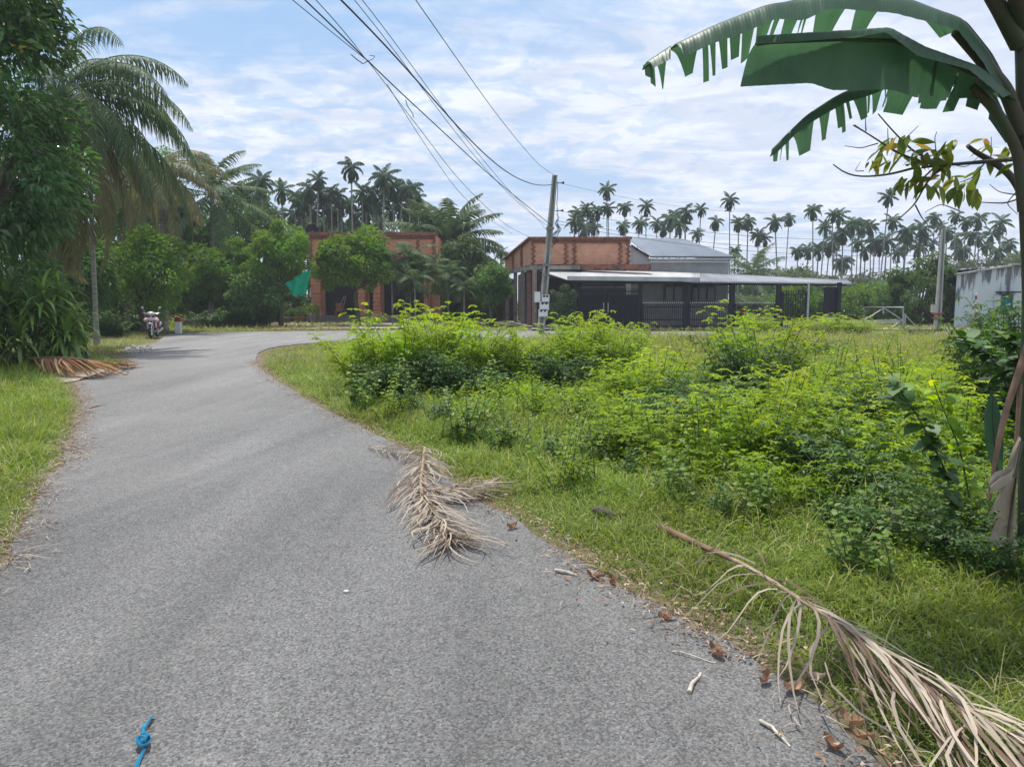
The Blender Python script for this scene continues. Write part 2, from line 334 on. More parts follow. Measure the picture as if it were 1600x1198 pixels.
MT['banana_stem'] = solid('banana_stem', (.045, .065, .035), .6, .55, 4, col2=(.07, .045, .03), stretch=(1, 1, .15), bump=.2, bscale=20)

def asphalt():
    m, nt, o = newmat('asphalt'); tcn = N(nt, 'ShaderNodeTexCoord'); v = tcn.outputs['Object']
    vo = N(nt, 'ShaderNodeTexVoronoi', {'Vector': v, 'Scale': 105.0, 'Randomness': 1.0})
    n1 = N(nt, 'ShaderNodeTexNoise', {'Vector': v, 'Scale': 62, 'Detail': 6, 'Roughness': .85})
    mpl = N(nt, 'ShaderNodeMapping', {'Vector': v, 'Scale': (1, .28, 1)})
    n2 = N(nt, 'ShaderNodeTexNoise', {'Vector': mpl.outputs[0], 'Scale': .8, 'Detail': 6, 'Roughness': .6})
    n4 = N(nt, 'ShaderNodeTexNoise', {'Vector': v, 'Scale': 9, 'Detail': 6, 'Roughness': .75})
    sp1 = N(nt, 'ShaderNodeMapRange', {'Value': vo.outputs['Color'], 'To Min': 0, 'To Max': 1})
    a = N(nt, 'ShaderNodeMix', {0: sp1.outputs[0], 6: (.062, .061, .061, 1), 7: (.275, .268, .258, 1)}, data_type='RGBA')
    r1 = N(nt, 'ShaderNodeMapRange', {'Value': n1.outputs[0], 'From Min': .3, 'From Max': .7, 'To Min': .52, 'To Max': 1.46})
    r2 = N(nt, 'ShaderNodeMapRange', {'Value': n2.outputs[0], 'From Min': .3, 'From Max': .7, 'To Min': .80, 'To Max': 1.16})
    r4 = N(nt, 'ShaderNodeMapRange', {'Value': n4.outputs[0], 'From Min': .3, 'From Max': .7, 'To Min': .86, 'To Max': 1.14})
    mu = N(nt, 'ShaderNodeMath', {0: r1.outputs[0], 1: r2.outputs[0]}, operation='MULTIPLY')
    mu = N(nt, 'ShaderNodeMath', {0: mu.outputs[0], 1: r4.outputs[0]}, operation='MULTIPLY')
    # worn wheel path, paler: a band along the road plus dust toward the bend
    sep = N(nt, 'ShaderNodeSeparateXYZ', {0: v})
    n3 = N(nt, 'ShaderNodeTexNoise', {'Vector': v, 'Scale': .35, 'Detail': 5})
    fy = N(nt, 'ShaderNodeMapRange', {'Value': sep.outputs[1], 'From Min': 3.0, 'From Max': 20, 'To Min': .92, 'To Max': 1.3})
    mu = N(nt, 'ShaderNodeMath', {0: mu.outputs[0], 1: fy.outputs[0]}, operation='MULTIPLY')
    mp = N(nt, 'ShaderNodeMapping', {'Vector': v, 'Rotation': (0, 0, R(-18)), 'Scale': (1.6, .07, 1)})
    tr = N(nt, 'ShaderNodeTexNoise', {'Vector': mp.outputs[0], 'Scale': 1.0, 'Detail': 4})
    trr = N(nt, 'ShaderNodeMapRange', {'Value': tr.outputs[0], 'From Min': .35, 'From Max': .65, 'To Min': .92, 'To Max': 1.12})
    mu = N(nt, 'ShaderNodeMath', {0: mu.outputs[0], 1: trr.outputs[0]}, operation='MULTIPLY')
    hs = N(nt, 'ShaderNodeHueSaturation', {'Value': mu.outputs[0], 'Color': a.outputs[2]})
    ds = N(nt, 'ShaderNodeMapRange', {'Value': n3.outputs[0], 'From Min': .5, 'From Max': .75, 'To Max': .35})
    du = N(nt, 'ShaderNodeMix', {0: ds.outputs[0], 6: hs.outputs[0], 7: (.27, .26, .24, 1)}, data_type='RGBA')
    hsum = N(nt, 'ShaderNodeMath', {0: vo.outputs['Distance'], 1: n1.outputs[0]}, operation='SUBTRACT')
    bp = N(nt, 'ShaderNodeBump', {'Height': hsum.outputs[0], 'Strength': .75, 'Distance': .009}); bp.invert = True
    b = N(nt, 'ShaderNodeBsdfPrincipled', {'Base Color': du.outputs[2], 'Roughness': .75, 'Specular IOR Level': .35, 'Normal': bp.outputs[0]})
    nt.links.new(b.outputs[0], o.inputs[0]); return m
MT['asphalt'] = asphalt()
def groundmat():
    m, nt, o = newmat('ground_soil_and_turf'); tcn = N(nt, 'ShaderNodeTexCoord'); v = tcn.outputs['Object']
    at = N(nt, 'ShaderNodeAttribute', attribute_name='rnd')
    n1 = N(nt, 'ShaderNodeTexNoise', {'Vector': v, 'Scale': 22, 'Detail': 8, 'Roughness': .75})
    n2 = N(nt, 'ShaderNodeTexNoise', {'Vector': v, 'Scale': .4, 'Detail': 6})
    soil = N(nt, 'ShaderNodeMix', {0: n1.outputs[0], 6: (.10, .07, .045, 1), 7: (.30, .24, .16, 1)}, data_type='RGBA')
    gr = N(nt, 'ShaderNodeMix', {0: n1.outputs[0], 6: (.035, .06, .012, 1), 7: (.12, .16, .04, 1)}, data_type='RGBA')
    g2 = N(nt, 'ShaderNodeMix', {0: n2.outputs[0], 6: gr.outputs[2], 7: (.11, .115, .035, 1)}, data_type='RGBA')
    mix = N(nt, 'ShaderNodeMix', {0: at.outputs['Fac'], 6: soil.outputs[2], 7: g2.outputs[2]}, data_type='RGBA')
    bp = N(nt, 'ShaderNodeBump', {'Height': n1.outputs[0], 'Strength': .8, 'Distance': .04})
    b = N(nt, 'ShaderNodeBsdfPrincipled', {'Base Color': mix.outputs[2], 'Roughness': .95, 'Normal': bp.outputs[0]})
    nt.links.new(b.outputs[0], o.inputs[0]); return m
MT['ground'] = groundmat()
MT['yard'] = solid('pale_dirt', (.42, .35, .28), .95, .35, 1.2, bump=.3, bscale=30)

# ------------------------------------------------------------------ ground, road
def sm(x): return np.clip(x, 0, 1) ** 2 * (3 - 2 * np.clip(x, 0, 1))
def dense(pts, step=.25, jit=.05, seed=1):
    rg = np.random.default_rng(seed); out = []
    for a, b in zip(pts[:-1], pts[1:]):
        a = np.array(a); b = np.array(b); n = max(1, int(np.linalg.norm(b - a) / step))
        for i in range(n): out.append(a + (b - a) * i / n)
    out.append(np.array(pts[-1])); out = np.array(out)
    j = rg.normal(0, 1, out.shape); k = np.array([.25, .5, .25])
    for c in range(2): j[:, c] = np.convolve(j[:, c], k, 'same')
    return out + j * jit
def smooth_poly(p, it=2):
    p = np.array(p, float)
    for _ in range(it):
        q = [p[0]]
        for a, b in zip(p[:-1], p[1:]): q += [a * .75 + b * .25, a * .25 + b * .75]
        q.append(p[-1]); p = np.array(q)
    return p
g2 = lambda l: [tuple(G(*q)[:2]) for q in l]
left = g2([(255, 527), (240, 538), (196, 551), (204, 566), (196, 573), (140, 581), (104, 591), (124, 606), (128, 640), (110, 690), (82, 745), (45, 810), (0, 905)])
left += [(-3.05, 3.0), (-3.1, 0), (-3.2, -6)]
right_ = [(2.6, -6), (1.6, 0)] + g2([(1400, 1198), (1290, 1110), (1170, 1030), (1070, 965), (960, 910), (860, 850), (780, 800), (700, 745), (610, 690), (540, 655), (475, 622), (425, 590), (398, 565), (402, 548), (450, 538), (560, 531)])
right_ += [(2.0, 30.2), (10, 30.4), (22, 31.0), (60, 32)]
far = [(60, 38.5), (22, 38.2), (8, 38.6)] + g2([(640, 516), (560, 516.5), (400, 518), (262, 521.5)])
LP = dense(smooth_poly(left, 1), .22, .035, 2); RP = dense(smooth_poly(right_, 2), .22, .035, 3); FPd = dense(far, .5, .05, 4)
road_poly = np.vstack([LP, RP, FPd])
def inside(x, y, poly):
    r = np.zeros(x.shape, bool); px, py = poly[:, 0], poly[:, 1]; qx, qy = np.roll(px, -1), np.roll(py, -1)
    for a, b, c, d in zip(px, py, qx, qy):
        if b == d: continue
        cnd = ((b > y) != (d > y)) & (x < (c - a) * (y - b) / (d - b) + a); r ^= cnd
    return r
simple = np.vstack([smooth_poly(left, 1), smooth_poly(right_, 1), np.array(far)])
def road_sd(x, y):
    """distance to the road, negative on it"""
    x = np.asarray(x, float); y = np.asarray(y, float); d = np.full(x.shape, 1e9)
    for a, b in zip(simple, np.roll(simple, -1, 0)):
        e = b - a; t = np.clip(((x - a[0]) * e[0] + (y - a[1]) * e[1]) / (e @ e + 1e-9), 0, 1)
        d = np.minimum(d, np.hypot(x - a[0] - t * e[0], y - a[1] - t * e[1]))
    return np.where(inside(x, y, simple), -d, d)
def vn(x, y, s, o=0.0):
    """cheap smooth noise -1..1"""
    x = x * s + o; y = y * s + o * 1.7
    return (np.sin(x * 1.3 + 1.7 * np.sin(y * .9 + o)) + np.sin(y * 1.7 + 1.3 * np.sin(x * 1.1 + 2)) + np.sin((x + y) * 2.3 + 1.1 * np.sin(x * 2.9))) / 3
def gh(x, y, sd=None):
    if sd is None: sd = road_sd(x, y)
    h = sm(sd / 1.2) * (.06 + .05 * vn(x, y, .8)) * (y < 200) - .025
    return h
xs = np.unique(np.concatenate([np.linspace(-900, -30, 16), np.arange(-30, -8, .7), np.arange(-8, 8, .2), np.arange(8, 32, .6), np.linspace(32, 900, 16)]))
ys = np.unique(np.concatenate([np.linspace(-60, 0, 8), np.arange(0, 14, .2), np.arange(14, 42, .4), np.arange(42, 60, 1.5), np.linspace(60, 1200, 18)]))
XX, YY = np.meshgrid(xs, ys); S = road_sd(XX, YY); Z = gh(XX, YY, S)
nx, ny = len(xs), len(ys); i, j = np.meshgrid(np.arange(nx - 1), np.arange(ny - 1)); b0 = (j * nx + i).ravel()
green = sm((S + .02 + .12 * vn(XX, YY, 3)) / .55); green = np.where(S > 12, 1, green)
m = MB(); m.add(np.stack([XX, YY, Z], -1), np.stack([b0, b0 + 1, b0 + nx + 1, b0 + nx], -1), green.ravel(), True)
tag(m.build('ground', MT['ground']), kind='structure')
def poly_obj(name, poly, z, mat, kind='structure'):
    me = bpy.data.meshes.new(name); me.from_pydata([(a, b, z) for a, b in poly], [], [list(range(len(poly)))]); me.materials.append(mat)
    import bmesh
    bm = bmesh.new(); bm.from_mesh(me); bmesh.ops.triangulate(bm, faces=bm.faces[:]); bmesh.ops.recalc_face_normals(bm, faces=bm.faces[:])
    if bm.faces and sum(f.normal.z for f in bm.faces) < 0: bmesh.ops.reverse_faces(bm, faces=bm.faces[:])
    bm.to_mesh(me); bm.free()
    o = bpy.data.objects.new(name, me); C.objects.link(o); return tag(o, kind=kind)
poly_obj('road', road_poly, 0.0, MT['asphalt'])
yard = dense([G(425, 517)[:2] + (0, .3), G(640, 515)[:2] + (0, .3), (-1.5, 51.4), (-16, 51.4), G(425, 517)[:2] + (-1.2, 3)], .6, .2, 5)
poly_obj('yard', yard, 0.075, MT['yard'])
path = dense([(1.0, 39.3), (30, 38.9), (60, 39.3), (60, 40.4), (1.0, 40.4)], .8, .06, 6)
poly_obj('path', path, 0.10, MT['yard'])
drive = dense([G(120, 597)[:2], G(45, 606)[:2], G(-60, 615)[:2], G(-60, 598)[:2], G(60, 590)[:2], G(190, 574)[:2]], .5, .08, 7)
poly_obj('driveway', drive, 0.03, MT['yard'])

# ------------------------------------------------------------------ plants: generators
def arc_pts(base, az, el, length, bend, k=12):
    """curve that starts at elevation el and bends down by 'bend' radians; vectorised over n"""
    base = np.atleast_2d(base); az, el, length, bend = [np.broadcast_to(np.asarray(q, float), len(base)) for q in (az, el, length, bend)]
    t = np.linspace(0, 1, k)[None]; a = el[:, None] - bend[:, None] * t ** 1.3
    ds = (length / (k - 1))[:, None]
    hx = np.cumsum(np.cos(a) * ds, 1) - np.cos(a[:, :1]) * ds; hz = np.cumsum(np.sin(a) * ds, 1) - np.sin(a[:, :1]) * ds
    return np.stack([base[:, :1] + hx * np.cos(az)[:, None], base[:, 1:2] + hx * np.sin(az)[:, None], base[:, 2:] + hz], -1)
def frond(mb, pts, L=.9, W=.03, n=60, hang=.7, fwd=.55, up=.25, start=.15, rg=None, mi_r=1, rr=.03, prof=None, both=True, seg=5, rnd0=0.0, jit=.12, hsd=None):
    """a feather frond: leaflets on both sides of the rachis pts (k,3)"""
    rg = rg or np.random.default_rng(1); k = len(pts)
    T = nrm(np.gradient(pts, axis=0)); t = np.linspace(start, .995, n)
    f = t * (k - 1); i = np.clip(f.astype(int), 0, k - 2); u = (f - i)[:, None]
    B = pts[i] * (1 - u) + pts[i + 1] * u; D = nrm(T[i] * (1 - u) + T[i + 1] * u)
    side = nrm(np.cross(D, np.array([0, 0, 1.]) + 0 * D)) if hsd is None else nrm(np.broadcast_to(hsd, D.shape)); upv = np.cross(side, D)
    s_ = (t - start) / (1 - start); pr = np.sin(np.clip(s_ * .86 + .14, 0, 1) * math.pi) ** .6 if prof is None else prof(s_)
    for sg in ((-1, 1) if both else (both,)):
        j = rg.normal(0, jit, (n, 3)); d0 = nrm(side * sg + D * fwd + upv * up + j)
        Ls = (L * pr * rg.uniform(.85, 1.1, n))[:, None]; q = np.linspace(0, 1, seg)
        pp = np.zeros((n, seg, 3)); pp[:, 0] = B; d = d0.copy(); hg = hang * rg.uniform(.7, 1.3, n)[:, None]
        for a in range(1, seg):
            d = nrm(d + np.array([0, 0, -1.]) * hg * (1.6 / (seg - 1)) * (q[a] + .3)); pp[:, a] = pp[:, a - 1] + d * Ls / (seg - 1)
        wd = W * np.array([.5, 1, .9, .65, .08])[np.linspace(0, 4, seg).astype(int)][None] * np.sqrt(pr)[:, None]
        wsd = nrm(np.cross(d0, upv + .3 * side * sg)); mb.strips(pp, wsd, np.broadcast_to(wd, (n, seg)) / 2, np.clip(rg.uniform(0, 1, n) * .9 + rnd0, 0, 1))
    mb.tube(pts, np.linspace(rr, rr * .2, k), 5, .5, False, mi_r)
def palm_crown(seed, nf=10, L=2.2, el=(1.2, -.3), bend=1.7, leaf=.55, W=.05, n=26, hang=.5, seg=3, k=9, rr=.03, old=0):
    rg = np.random.default_rng(seed); mb = MB()
    for q in range(nf):
        e = el[0] + (el[1] - el[0]) * q / (nf - 1); az = q * 2.4 + rg.uniform(-.3, .3)
        p = arc_pts([[0, 0, 0]], az, e + rg.uniform(-.12, .12), L * rg.uniform(.85, 1.1), bend * rg.uniform(.85, 1.2), k)[0]
        frond(mb, p, leaf, W, n, hang, rg=rg, seg=seg, rr=rr, rnd0=(1.0 if q >= nf - old else 0))
    return mb
def trunk_mb(H, r0, r1, lean=(0, 0), k=8, n=10, bulge=.0, curve=0.0, jit=.0, seed=1):
    t = np.linspace(0, 1, n); rg = np.random.default_rng(seed)
    pts = np.stack([lean[0] * t + curve * np.sin(t * math.pi), lean[1] * t, t * H], -1); pts[1:, :2] += rg.normal(0, jit, (n - 1, 2)) if jit else 0
    r = r0 + (r1 - r0) * t + bulge * np.exp(-t * 12); return MB().tube(pts, r, k), pts

def clumps_in(rg, n, R3, hollow=.55, low=-.8):
    out = []
    while len(out) < n:
        v = rg.normal(0, 1, 3); v /= np.linalg.norm(v)
        if v[2] < low: continue
        rr = rg.uniform(hollow, 1.0) ** .6; k = 1 + .16 * math.sin(v[0] * 5 + v[1] * 3) + .12 * math.sin(v[2] * 7 + v[0] * 4)
        out.append(v * rr * k * np.array(R3))
    return np.array(out)
def crown_mb(seed, R3, ncl, per, leafL, leafW, clr, hollow=.5, droop=.3, low=-.8, flat=.75, up=.5, fill=0):
    rg = np.random.default_rng(seed); mb = MB(); cl = clumps_in(rg, ncl, R3, hollow, low)
    cr = clr * rg.uniform(.6, 1.25, ncl)
    c = np.repeat(cl, per, 0); r = np.repeat(cr, per)[:, None]; n = len(c)
    v = nrm(rg.normal(0, 1, (n, 3))); v *= rg.uniform(.35, 1, (n, 1)) ** .5; v[:, 2] *= flat
    p = c + v * r; out = nrm(p - c) * .7 + nrm(c) * .4 + rg.normal(0, .45, (n, 3)); out[:, 2] -= droop
    nn = nrm(rg.normal(0, .5, (n, 3)) + np.array([0, 0, 1.]) + nrm(c) * .5)
    rn = np.clip(np.repeat(rg.uniform(0, .6, ncl), per) + rg.uniform(0, .42, n), 0, 1)
    mb.leaves(p, out, nn, leafL * rg.uniform(.6, 1.2, n), leafW * rg.uniform(.7, 1.2, n), rn)
    return mb, cl
def tree_obj(name, seed, loc, H, R3, ncl, per, lL, lW, clr, mat, label, cat='tree', group=None, trunk_r=.15, base_split=.35, low=-.8, hollow=.5, droop=.3, bark='bark', rz=0):
    """crown centre at height H above loc; trunk tapered, with limbs out to the clumps"""
    e = empty(name, loc, label, cat, group, rz); rg = np.random.default_rng(seed + 50)
    mb, cl = crown_mb(seed, R3, ncl, per, lL, lW, clr, hollow, droop, low)
    o = mb.build('crown', mat, e); o.location = (0, 0, H)
    t = MB(); zs = max(H - R3[2] * .75, H * base_split); tp = np.array([rg.uniform(-.1, .1) * H, rg.uniform(-.1, .1) * H, zs])
    pts = np.array([[0, 0, -.15], [tp[0] * .2, tp[1] * .5, zs * .35], [tp[0] * .8, tp[1] * .7, zs * .7], tp]); t.tube(pts, [trunk_r * 1.3, trunk_r, trunk_r * .9, trunk_r * .8], 8)
    for c in cl[:: max(1, len(cl) // 14)]:
        e2 = c * .85 + np.array([0, 0, H]); md = tp * .5 + e2 * .5 + np.array([0, 0, -.08 * H]) + rg.normal(0, .06 * H, 3) * .5
        t.tube([tp, md, e2], [trunk_r * .55, trunk_r * .35, trunk_r * .08], 5)
    t.build('trunk', MT[bark], e); return e

# ------------------------------------------------------------------ left side: big tree, coconut palm, strap-leaved clump
def big_tree():
    e = empty('broadleaf_tree', (-13.6, 18.5, 0), 'large dark glossy-leaved tree filling the left edge beside the coconut palm', 'tree')
    mb, cl = crown_mb(11, (3.6, 3.2, 4.2), 230, 70, .26, .12, .6, .6, .45, -.97)
    mb.build('crown', MT['mango'], e).location = (0, 0, 5.1)
    mb, cl2 = crown_mb(12, (2.4, 2.2, 1.7), 80, 60, .26, .12, .55, .5, .45, -.9)
    mb.build('crown', MT['mango'], e).location = (1.1, -.2, 8.2)
    t = MB(); t.tube([[0, 0, -.2], [.1, 0, 1.2], [0, .1, 2.6], [.2, 0, 4.4]], [.34, .26, .22, .16], 10)
    rg = np.random.default_rng(5)
    for c in cl[::14]: t.tube([[0, .1, 2.6], (c + [0, 0, 5.1]) * .5 + [0, 0, 1], c * .85 + [0, 0, 5.1]], [.13, .09, .02], 5)
    t.build('trunk', MT['bark'], e)
big_tree()
def coconut(name, loc, H, label, seed, nf, L, lean, mats, leaf=.85, n=70, trunk_r=.16, separate=True, els=(1.25, -1.1), bend=1.5, azs=None, hang=.9, W=.05, group=None, W2=None):
    e = empty(name, loc, label, 'palm tree', group); rg = np.random.default_rng(seed)
    tb, pts = trunk_mb(H, trunk_r, trunk_r * .62, lean, 10, 14, .12, .15); tb.build('trunk', MT['palm_bark'], e); top = pts[-1]
    whole = MB()
    for q in range(nf):
        f = q / (nf - 1); el = els[0] + (els[1] - els[0]) * f ** .9
        az = azs[q] if azs and q < len(azs) else q * 2.399 + rg.uniform(-.2, .2)
        bb = bend * rg.uniform(.8, 1.15) * (1 - .55 * f)
        p = arc_pts([top], az, el, L * rg.uniform(.88, 1.08) * (1 + .22 * f), bb, 16)[0]
        mb = MB() if separate else whole
        frond(mb, p, leaf, W, n, hang * rg.uniform(.8, 1.3), .55, .1, .16, rg, 1, .035, seg=5)
        if separate: mb.build('frond', [MT[mats[1] if f > .52 else mats[0]], MT['rachis_brown'] if f > .62 else MT['stem']], e)
    if not separate: whole.build('crown', [MT[mats[0]], MT['stem']], e)
    return e
coconut('coconut_palm', (-14.6, 24.5, 0), 7.7, 'tall coconut palm with long drooping fronds over the left verge', 3, 44, 4.65, (.55, 0), ('coco', 'coco_old'), els=(1.25, -1.25), bend=2.3, leaf=.95, n=90, W=.04, hang=2.1, azs=[1.2, -.6, 2.8, .1, -1.6, .7, 2.2, -.3, .35, -1.1, 1.6, -.15, 3.3, .2, -.8, .55, -.45, -2.0, .0, -1.3, .9, -.25, .45, -.7, -1.0, .15, -1.7, -.5, .6, -.1, -1.2, .3, -.85, -.35])
coconut('coconut_palm', (-19.6, 50, 0), 8.2, 'bushy coconut palm on the skyline above the dark tree left of the brick house', 8, 22, 4.2, (.4, 0), ('coco', 'coco'), els=(1.5, -.9), bend=1.2, leaf=.95, n=48, W=.09, separate=False)
coconut('coconut_palm', (-5.2, 60, 0), 5.6, 'wide coconut palm rising right behind the brick house parapet', 9, 44, 5.2, (.3, 0), ('coco', 'coco'), els=(1.5, -.9), bend=1.2, leaf=1.2, n=56, W=.13, separate=False)
coconut('coconut_palm', (24, 78, 0), 4.2, 'low coconut palm seen above the grey awning among areca trunks', 10, 20, 4.0, (.2, 0), ('coco', 'coco'), els=(1.4, -.6), bend=1.2, leaf=1.0, n=36, W=.1, separate=False)
coconut('coconut_palm', (-17.2, 38, 0), 8.0, 'half-hidden coconut palm with hanging olive fronds between the tall coconut palm and the skyline one', 12, 22, 3.6, (.1, 0), ('coco_old', 'coco_old'), els=(.8, -1.2), bend=1.5, leaf=.9, n=44, W=.06, separate=False, hang=1.8)
# second pale trunk beside the palm
t, _p = trunk_mb(5.2, .085, .065, (.1, 0), 8, 8, .04); o = t.build('palm_trunk', MT['palm_bark']); o.location = (-14.6, 27.0, 0)
tag(o, 'bare pale slender trunk under the coconut palm fronds', 'tree trunk')
def strap_plant(loc, seed, label, nst=9, hh=1.6, n=26, L=.75, group=None):
    e = empty('dracaena', loc, label, 'plant', group); rg = np.random.default_rng(seed); lf = MB(); st = MB()
    for s in range(nst):
        a = rg.uniform(0, 6.28); r = rg.uniform(0, .8); h = hh * rg.uniform(.35, 1.1)
        b = np.array([r * .5 * math.cos(a), r * .5 * math.sin(a), 0]); tp = np.array([r * math.cos(a), r * math.sin(a), h]); st.tube([b, tp * .5 + b * .5, tp], [.03, .025, .02], 5)
        az = np.arange(n) * 2.4 + rg.uniform(0, 6); el = np.linspace(1.35, -.3, n) + rg.normal(0, .1, n)
        pt = arc_pts(np.repeat([tp], n, 0) + np.outer(np.linspace(0, -.3, n), [0, 0, 1]), az, el, L * rg.uniform(.8, 1.1, n), 1.3, 6)
        sd = np.stack([-np.sin(az), np.cos(az), 0 * az], -1); wd = np.array([.35, .9, 1, .85, .5, .03]) * .042
        lf.strips(pt, sd, np.broadcast_to(wd, (n, 6)), rg.uniform(0, .95, n))
    lf.build('leaves', MT['drac'], e); st.build('stems', MT['stem'], e); return e
strap_plant((-11.6, 16.8, 0), 1, 'strap-leaved clump at the left edge under the big dark tree', 22, 2.0, 30, .85)
strap_plant((-10.6, 17.8, 0), 2, 'strap-leaved clump right in front of the coconut palm trunk', 18, 1.75, 30, .8)

# ------------------------------------------------------------------ areca palms (one of each kind, then copies)
areca = []
for v in range(6):
    e = empty('areca_palm', (0, 0, 0), 'x', 'palm tree')
    rg = np.random.default_rng(v + 70)
    tb, pts = trunk_mb(1.0, .095, .075, (0, 0), 6, 6); tr = tb.build('trunk', MT['palm_bark'], e)
    cb = palm_crown(v + 30, 16 + v % 3 * 2, 1.45 + .15 * (v % 3), (1.5, -1.25 if v % 2 else -1.0), 1.15 + .2 * ((v * 5) % 6) / 1.5, .44 + .06 * (v % 4), .12, 24, 1.0 + .25 * (v % 3), 3, 8, .03, old=v % 4)
    cb.tube([[0, 0, -1.0], [0, 0, -.3], [0, 0, .1]], [.085, .12, .06], 6, .5, False, 1)
    cr = cb.build('crown', [MT['areca'], MT['stem']], e)
    areca.append(e)
used = set()
def place_areca(px, py, Y, s, kind, label, group, rg):
    src = areca[kind]; e = src if kind not in used else copy_tree(src); used.add(kind)
    c = P(px, py, Y); H = c[2]; e.location = (c[0], Y, 0); e.rotation_euler = (0, 0, rg.uniform(0, 6.28))
    lx, ly = rg.normal(0, .05, 2)
    for ch in e.children:
        if ch.name.startswith('trunk'): ch.scale = (s, s, H - .9 * s)
        else: ch.location = (0, 0, H); ch.scale = (s, s, s)
    e.rotation_euler = (lx * .6, ly * .6, e.rotation_euler[2]); e['label'] = label; e['category'] = 'palm tree'; e['group'] = group
    # keep the crown where the photo has it after the lean
    bpy.context.view_layer.update(); w_ = e.matrix_world @ Vector((0, 0, H)); e.location.x += c[0] - w_.x; e.location.y += Y - w_.y
rg = np.random.default_rng(99)
LG = [(408, 282, 66), (440, 297, 68), (470, 318, 74), (484, 296, 72), (497, 280, 72), (503, 300, 76), (517, 300, 74), (549, 262, 66), (566, 300, 76), (534, 318, 78), (590, 318, 76), (600, 276, 70), (614, 292, 74), (628, 296, 76), (641, 294, 72), (652, 310, 74), (575, 330, 80), (555, 338, 80), (612, 330, 80), (635, 330, 80), (520, 335, 80), (490, 330, 80), (455, 335, 80), (430, 335, 80), (470, 345, 82), (660, 335, 82), (595, 345, 84), (505, 350, 84), (540, 352, 84), (375, 296, 70), (388, 320, 74), (350, 318, 78), (572, 312, 78), (583, 300, 76), (606, 310, 78), (622, 315, 80), (528, 305, 76), (546, 318, 80), (462, 305, 76), (478, 308, 78), (512, 318, 80), (648, 325, 80)]
LG.sort()
for n_, (x, y, Y) in enumerate(LG):
    if n_ < len(LG):
        gname, gl = ('areca palms left of the brick house', 'left of the brick house') if x < 486 else (('areca palms behind the brick house', 'behind the brick house') if x < 580 else ('areca palms beside the wide coconut palm', 'left of the wide coconut palm'))
        idx = sum(1 for q in LG[:n_] if (q[0] < 486) == (x < 486) and (q[0] < 580) == (x < 580))
        tall = 'tall' if y < 290 else ('middling' if y < 320 else 'low-crowned')
        lab = f'{tall} areca palm, {ORD[idx]} from the left {gl}' if not (x == 549) else 'tallest areca palm standing clear above the brick house, pale dead sheath under its crown'
        place_areca(x, y, Y, rg.uniform(.78, 1.0), int(rg.integers(0, 6)), lab, gname, rg)
RG = [(948, 296), (905, 333), (917, 326), (934, 329), (950, 326), (976, 324), (1010, 322), (1000, 348), (1026, 348), (1048, 343), (1055, 334), (1071, 332), (1095, 327), (1090, 365), (1119, 346), (1140, 312), (1154, 348), (1169, 346), (1149, 391), (1185, 367), (1195, 372), (1211, 346), (1233, 341), (974, 353), (912, 357), (929, 355), (1270, 328), (1301, 335), (1311, 337), (1289, 354), (1317, 364), (1332, 349), (1348, 352), (1360, 354), (1389, 307), (1395, 345), (1386, 376), (1418, 361), (1246, 392), (1263, 390), (1279, 390), (1317, 409), (1374, 390), (1441, 356), (1460, 340), (1469, 354), (1493, 337), (1510, 347), (1529, 342), (1564, 347), (1550, 366), (1576, 380), (1493, 373), (1529, 373), (1541, 385), (1590, 400), (1367, 378), (1403, 394), (1457, 380), (898, 345), (924, 342), (1036, 358), (1062, 350), (1435, 385), (1480, 362), (1517, 368), (1503, 390), (1340, 378), (1305, 372), (1296, 385), (1352, 392), (1415, 378), (1446, 372), (1560, 392)]
RG.sort()
ZN = [(895, 990, 'above the orange brick parapet'), (990, 1100, 'above the grey metal roof'), (1100, 1205, 'right of the metal roof'), (1205, 1300, 'above the awning end'), (1300, 1380, 'just right of the awning'), (1380, 1480, 'around the far power pole'), (1480, 1601, 'above the stained grey wall')]
for n_, (x, y) in enumerate(RG):
    z = [q for q in ZN if q[0] <= x < q[1]][0]; idx = sum(1 for q in RG[:n_] if z[0] <= q[0] < z[1])
    Y = 84 + 26 * rg.random(); near = y < 330
    if near: Y = 84
    tall = 'tall' if y < 335 else ('middling' if y < 362 else 'short')
    lab = f'{tall} areca palm, {ORD[idx]} from the left {z[2]}'
    if x == 1140: lab = 'tall round-headed areca palm standing alone above the end of the grey metal roof'
    if x == 1389: lab = 'tallest areca palm of the right grove, its crown touching the yellow leafy branch'
    if x == 948: lab = 'tallest areca palm in the clump above the orange brick parapet'
    place_areca(x, y, Y, rg.uniform(.68, 1.05) * Y / 95, int(rg.integers(0, 6)), lab, 'areca palms ' + z[2], rg)

# ------------------------------------------------------------------ trees in the middle distance
def T(name, seed, px, py, Y, rpx, rpz, mat, label, ncl=60, per=60, leaf=.3, grp=None, cat='tree', low=-.85, trunk=.14, cl=.5, **k):
    """crown centred on photo point px,py, radii rpx,rpz in photo pixels, at distance Y"""
    c = P(px, py, Y); rx = rpx * Y / FP; rz = rpz * Y / FP
    return tree_obj(name, seed, (c[0], Y, 0), c[2], (rx * .9, rx * .8, rz * .9), ncl, per, leaf, leaf * .5, cl, MT[mat], label, cat, grp, trunk, low=low, **k)
T('round_tree', 21, 558, 414, 46, 60, 56, 'tree_a', 'round bright green tree on a dark trunk in front of the brick house', 150, 90, .26, cl=.42, low=-.6)
T('broadleaf_tree', 22, 436, 402, 44, 51, 55, 'tree_a', 'bright green bushy tree touching the left side of the brick house', 100, 90, .26, cl=.42)
T('broadleaf_tree', 23, 352, 425, 45, 55, 52, 'tree_a', 'yellow-green round tree left of the green net', 100, 90, .26, cl=.42)
T('broadleaf_tree', 24, 405, 462, 42.5, 38, 36, 'tree_b', 'low dark leaning tree at the road bend beside the green net', 60, 70, .25)
